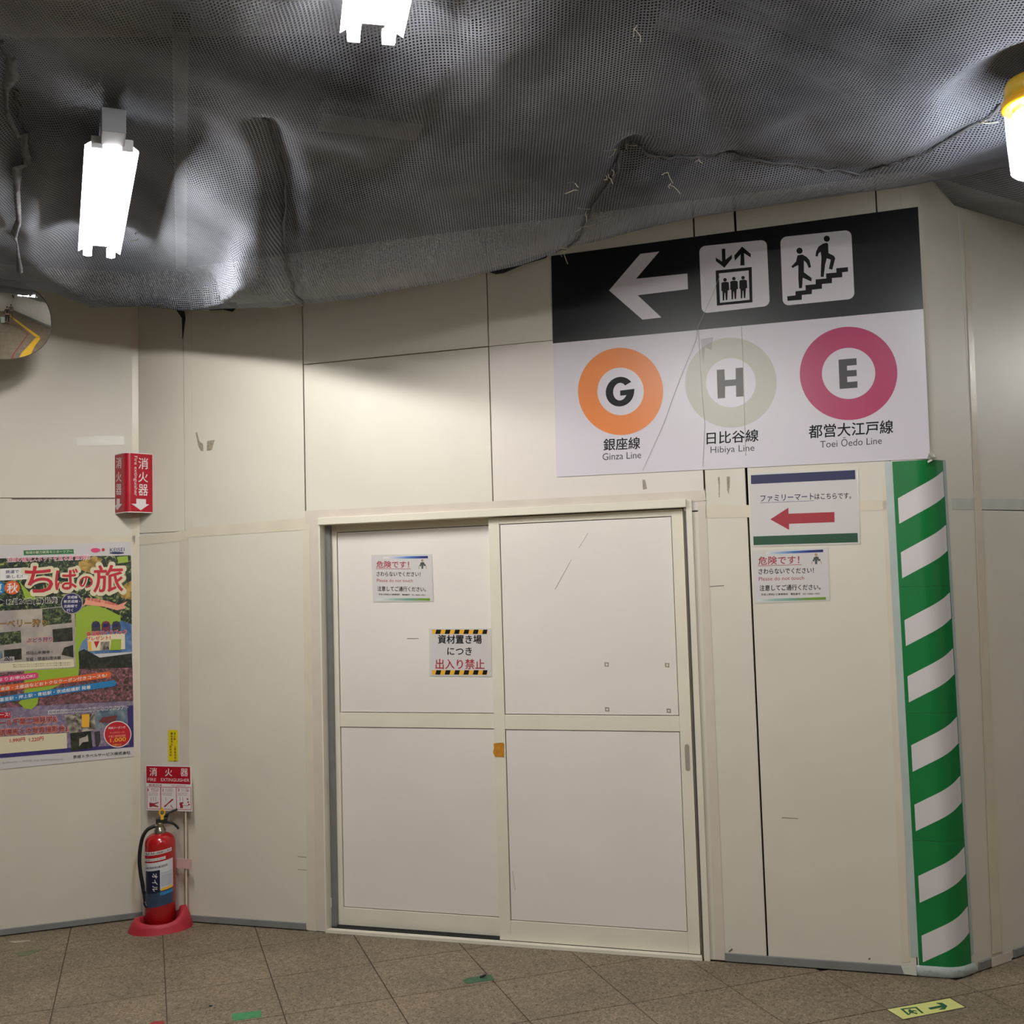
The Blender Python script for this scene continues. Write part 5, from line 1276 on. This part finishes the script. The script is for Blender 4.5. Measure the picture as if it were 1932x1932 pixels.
# ------------------------------------------------------------------ the passage behind the viewer (seen in the mirror)
MB().add([(-5.5, -6, 0), (5.5, -6, 0), (5.5, -6, 3.6), (-5.5, -6, 3.6), (-5.5, -6.2, 0), (5.5, -6.2, 0), (5.5, -6.2, 3.6), (-5.5, -6.2, 3.6)],
         [[0, 3, 2, 1], [4, 5, 6, 7], [0, 1, 5, 4], [1, 2, 6, 5], [2, 3, 7, 6], [3, 0, 4, 7]]).build('wall_front', panel_m, kind='structure')
sideR = MB().obox(Vector((3.6, -1.5, 1.8)), Vector((1, 0, 0)), Vector((0, 1, 0)), Zv, .06, 4.6, 1.8); sideR.build('wall_side', panel_m, kind='structure')
MB().obox(Vector((3.525, -1.5, .10)), Vector((1, 0, 0)), Vector((0, 1, 0)), Zv, .01, 4.6, .10).build('baseboard_side', base_m, kind='structure')
def fstrip(name, pts, wd, mt, label, cat):
    mb = MB()
    for a, b in zip(pts, pts[1:]):
        a, b = Vector((*a, 0)), Vector((*b, 0)); d = (b - a).normalized(); s = Zv.cross(d) * wd / 2
        mb.prism([a - s + Zv * .0012, b - s + Zv * .0012, b + s + Zv * .0012, a + s + Zv * .0012], Vector((0, 0, -.001)))
    mb.build(name, mt, None, label, cat, origin=Vector((*pts[0], 0)))
fstrip('guide_strip', [(-.9, 3.0), (1.25, 1.9), (1.9, -5.8)], .3, mat('tactile_yellow', (226, 176, 40), .6, var=.1), 'yellow guide strip on the passage floor, seen in the mirror', 'floor strip')
fstrip('red_line', [(-1.4, 2.9), (.9, 1.2), (.7, -5.4)], .05, MATS['red_tape'], 'thin red line on the passage floor, seen in the mirror', 'floor line')

def person(pos, face, label, shirt, trousers, hair):
    P0 = Vector((*pos, 0)); fw = Vector((math.cos(face), math.sin(face), 0)); rt = Vector((fw.y, -fw.x, 0))
    t = thing('person', P0, label, 'person')
    def pt(a, b, z): return P0 + rt * a + fw * b + Zv * z
    def skin(joints, edges, name, mt):
        me = bpy.data.meshes.new(name); me.from_pydata([tuple(pt(*j[:3]) - P0) for j in joints], edges, []); me.materials.append(mt)
        o = bpy.data.objects.new(name, me); COL.objects.link(o); o.parent = t
        sk = o.modifiers.new('skin', 'SKIN'); sk.use_smooth_shade = True; su = o.modifiers.new('sub', 'SUBSURF'); su.levels = su.render_levels = 1
        for i, j in enumerate(joints):
            v = me.skin_vertices[0].data[i]; v.radius = j[3] if isinstance(j[3], tuple) else (j[3], j[3])
            v.use_root = (i == 0)
        return o
    skin_m = mat('skin', (198, 150, 122), .5)
    J = [(0, 0, .95, (.12, .085)), (0, 0, 1.1, (.115, .08)), (0, 0, 1.3, (.135, .09)), (0, 0, 1.42, (.09, .07)), (0, .01, 1.5, .042), (0, .02, 1.6, (.065, .078)), (0, .02, 1.68, (.06, .07)),
         (.17, 0, 1.4, .045), (.23, .03, 1.15, .038), (.22, .16, .98, .030), (-.17, 0, 1.4, .045), (-.23, -.02, 1.15, .038), (-.24, .06, .92, .030),
         (.09, 0, .88, .078), (.10, .10, .50, .055), (.10, .12, .10, .038), (-.09, 0, .88, .078), (-.10, -.03, .50, .055), (-.10, -.16, .12, .038),
         (.22, .19, .93, .020), (-.24, .08, .87, .020), (.1, .24, .05, .03), (-.1, -.05, .05, .03)]
    E = [(0, 1), (1, 2), (2, 3), (3, 4), (4, 5), (5, 6), (3, 7), (7, 8), (8, 9), (3, 10), (10, 11), (11, 12), (0, 13), (13, 14), (14, 15), (0, 16), (16, 17), (17, 18), (9, 19), (12, 20), (15, 21), (18, 22)]
    skin(J, E, 'body', skin_m)
    g = .012
    skin([(0, 0, .93, (.135, .10)), (0, 0, 1.1, (.13, .095)), (0, 0, 1.3, (.15, .105)), (0, 0, 1.43, (.1, .08)), (.175, 0, 1.41, .058), (.235, .03, 1.15, .05), (.225, .14, 1.0, .042), (-.175, 0, 1.41, .058), (-.235, -.02, 1.15, .05), (-.24, .05, .95, .042)],
         [(0, 1), (1, 2), (2, 3), (3, 4), (4, 5), (5, 6), (3, 7), (7, 8), (8, 9)], 'jacket', shirt)
    skin([(0, 0, .95, (.13, .095)), (.09, 0, .87, .09), (.10, .10, .50, .068), (.10, .12, .12, .055), (-.09, 0, .87, .09), (-.10, -.03, .50, .068), (-.10, -.16, .14, .055)], [(0, 1), (1, 2), (2, 3), (0, 4), (4, 5), (5, 6)], 'trousers', trousers)
    MB().lathe(pt(0, -.005, 1.63), [(.075, -.05), (.088, 0), (.085, .05), (.06, .088), (.0005, .104)], 20).build('hair', hair, t)
    for a, b in ((.1, .19), (-.1, -.1)): MB().obox(pt(a, b - .02, .035), rt, fw, Zv, .042, .12, .033).build('shoe', rubber, t, bevel=.015)
    return t
hairm = mat('dark_hair', (24, 20, 20), .6)
person((.35, -1.2), PI * .55, 'person in dark jacket and dark trousers walking, pulling a suitcase, seen in the mirror', mat('dark_jacket', (52, 52, 58), .8), mat('dark_trousers', (30, 32, 44), .8), hairm)
person((1.35, -2.5), -PI * .45, 'person in grey olive coat walking away along the passage, seen in the mirror', mat('olive_coat', (104, 104, 94), .8), mat('olive_trousers', (96, 96, 84), .8), hairm)
sc = thing('suitcase', Vector((-.08, -1.3, 0)), 'pale green wheeled suitcase beside the walking person, seen in the mirror', 'suitcase')
scm = mat('pale_green_plastic', (186, 204, 190), .4); cs = Vector((-.08, -1.3, 0))
MB().obox(cs + Zv * .34, Vector((1, 0, 0)), Vector((0, 1, 0)), Zv, .19, .12, .28).build('case', scm, sc, bevel=.03)
for dx in (-.13, .13):
    for dy in (-.07, .07): MB().tube([cs + Vector((dx - .012, dy, .028)), cs + Vector((dx + .012, dy, .028))], .028, 12).build('wheel', rubber, sc)
for dx in (-.09, .09): MB().tube([cs + Vector((dx, 0, .62)), cs + Vector((dx, 0, 1.0))], .008, 8).build('handle_bar', chrome, sc)
MB().tube([cs + Vector((-.1, 0, 1.0)), cs + Vector((.1, 0, 1.0))], .014, 8).build('grip', rubber, sc)
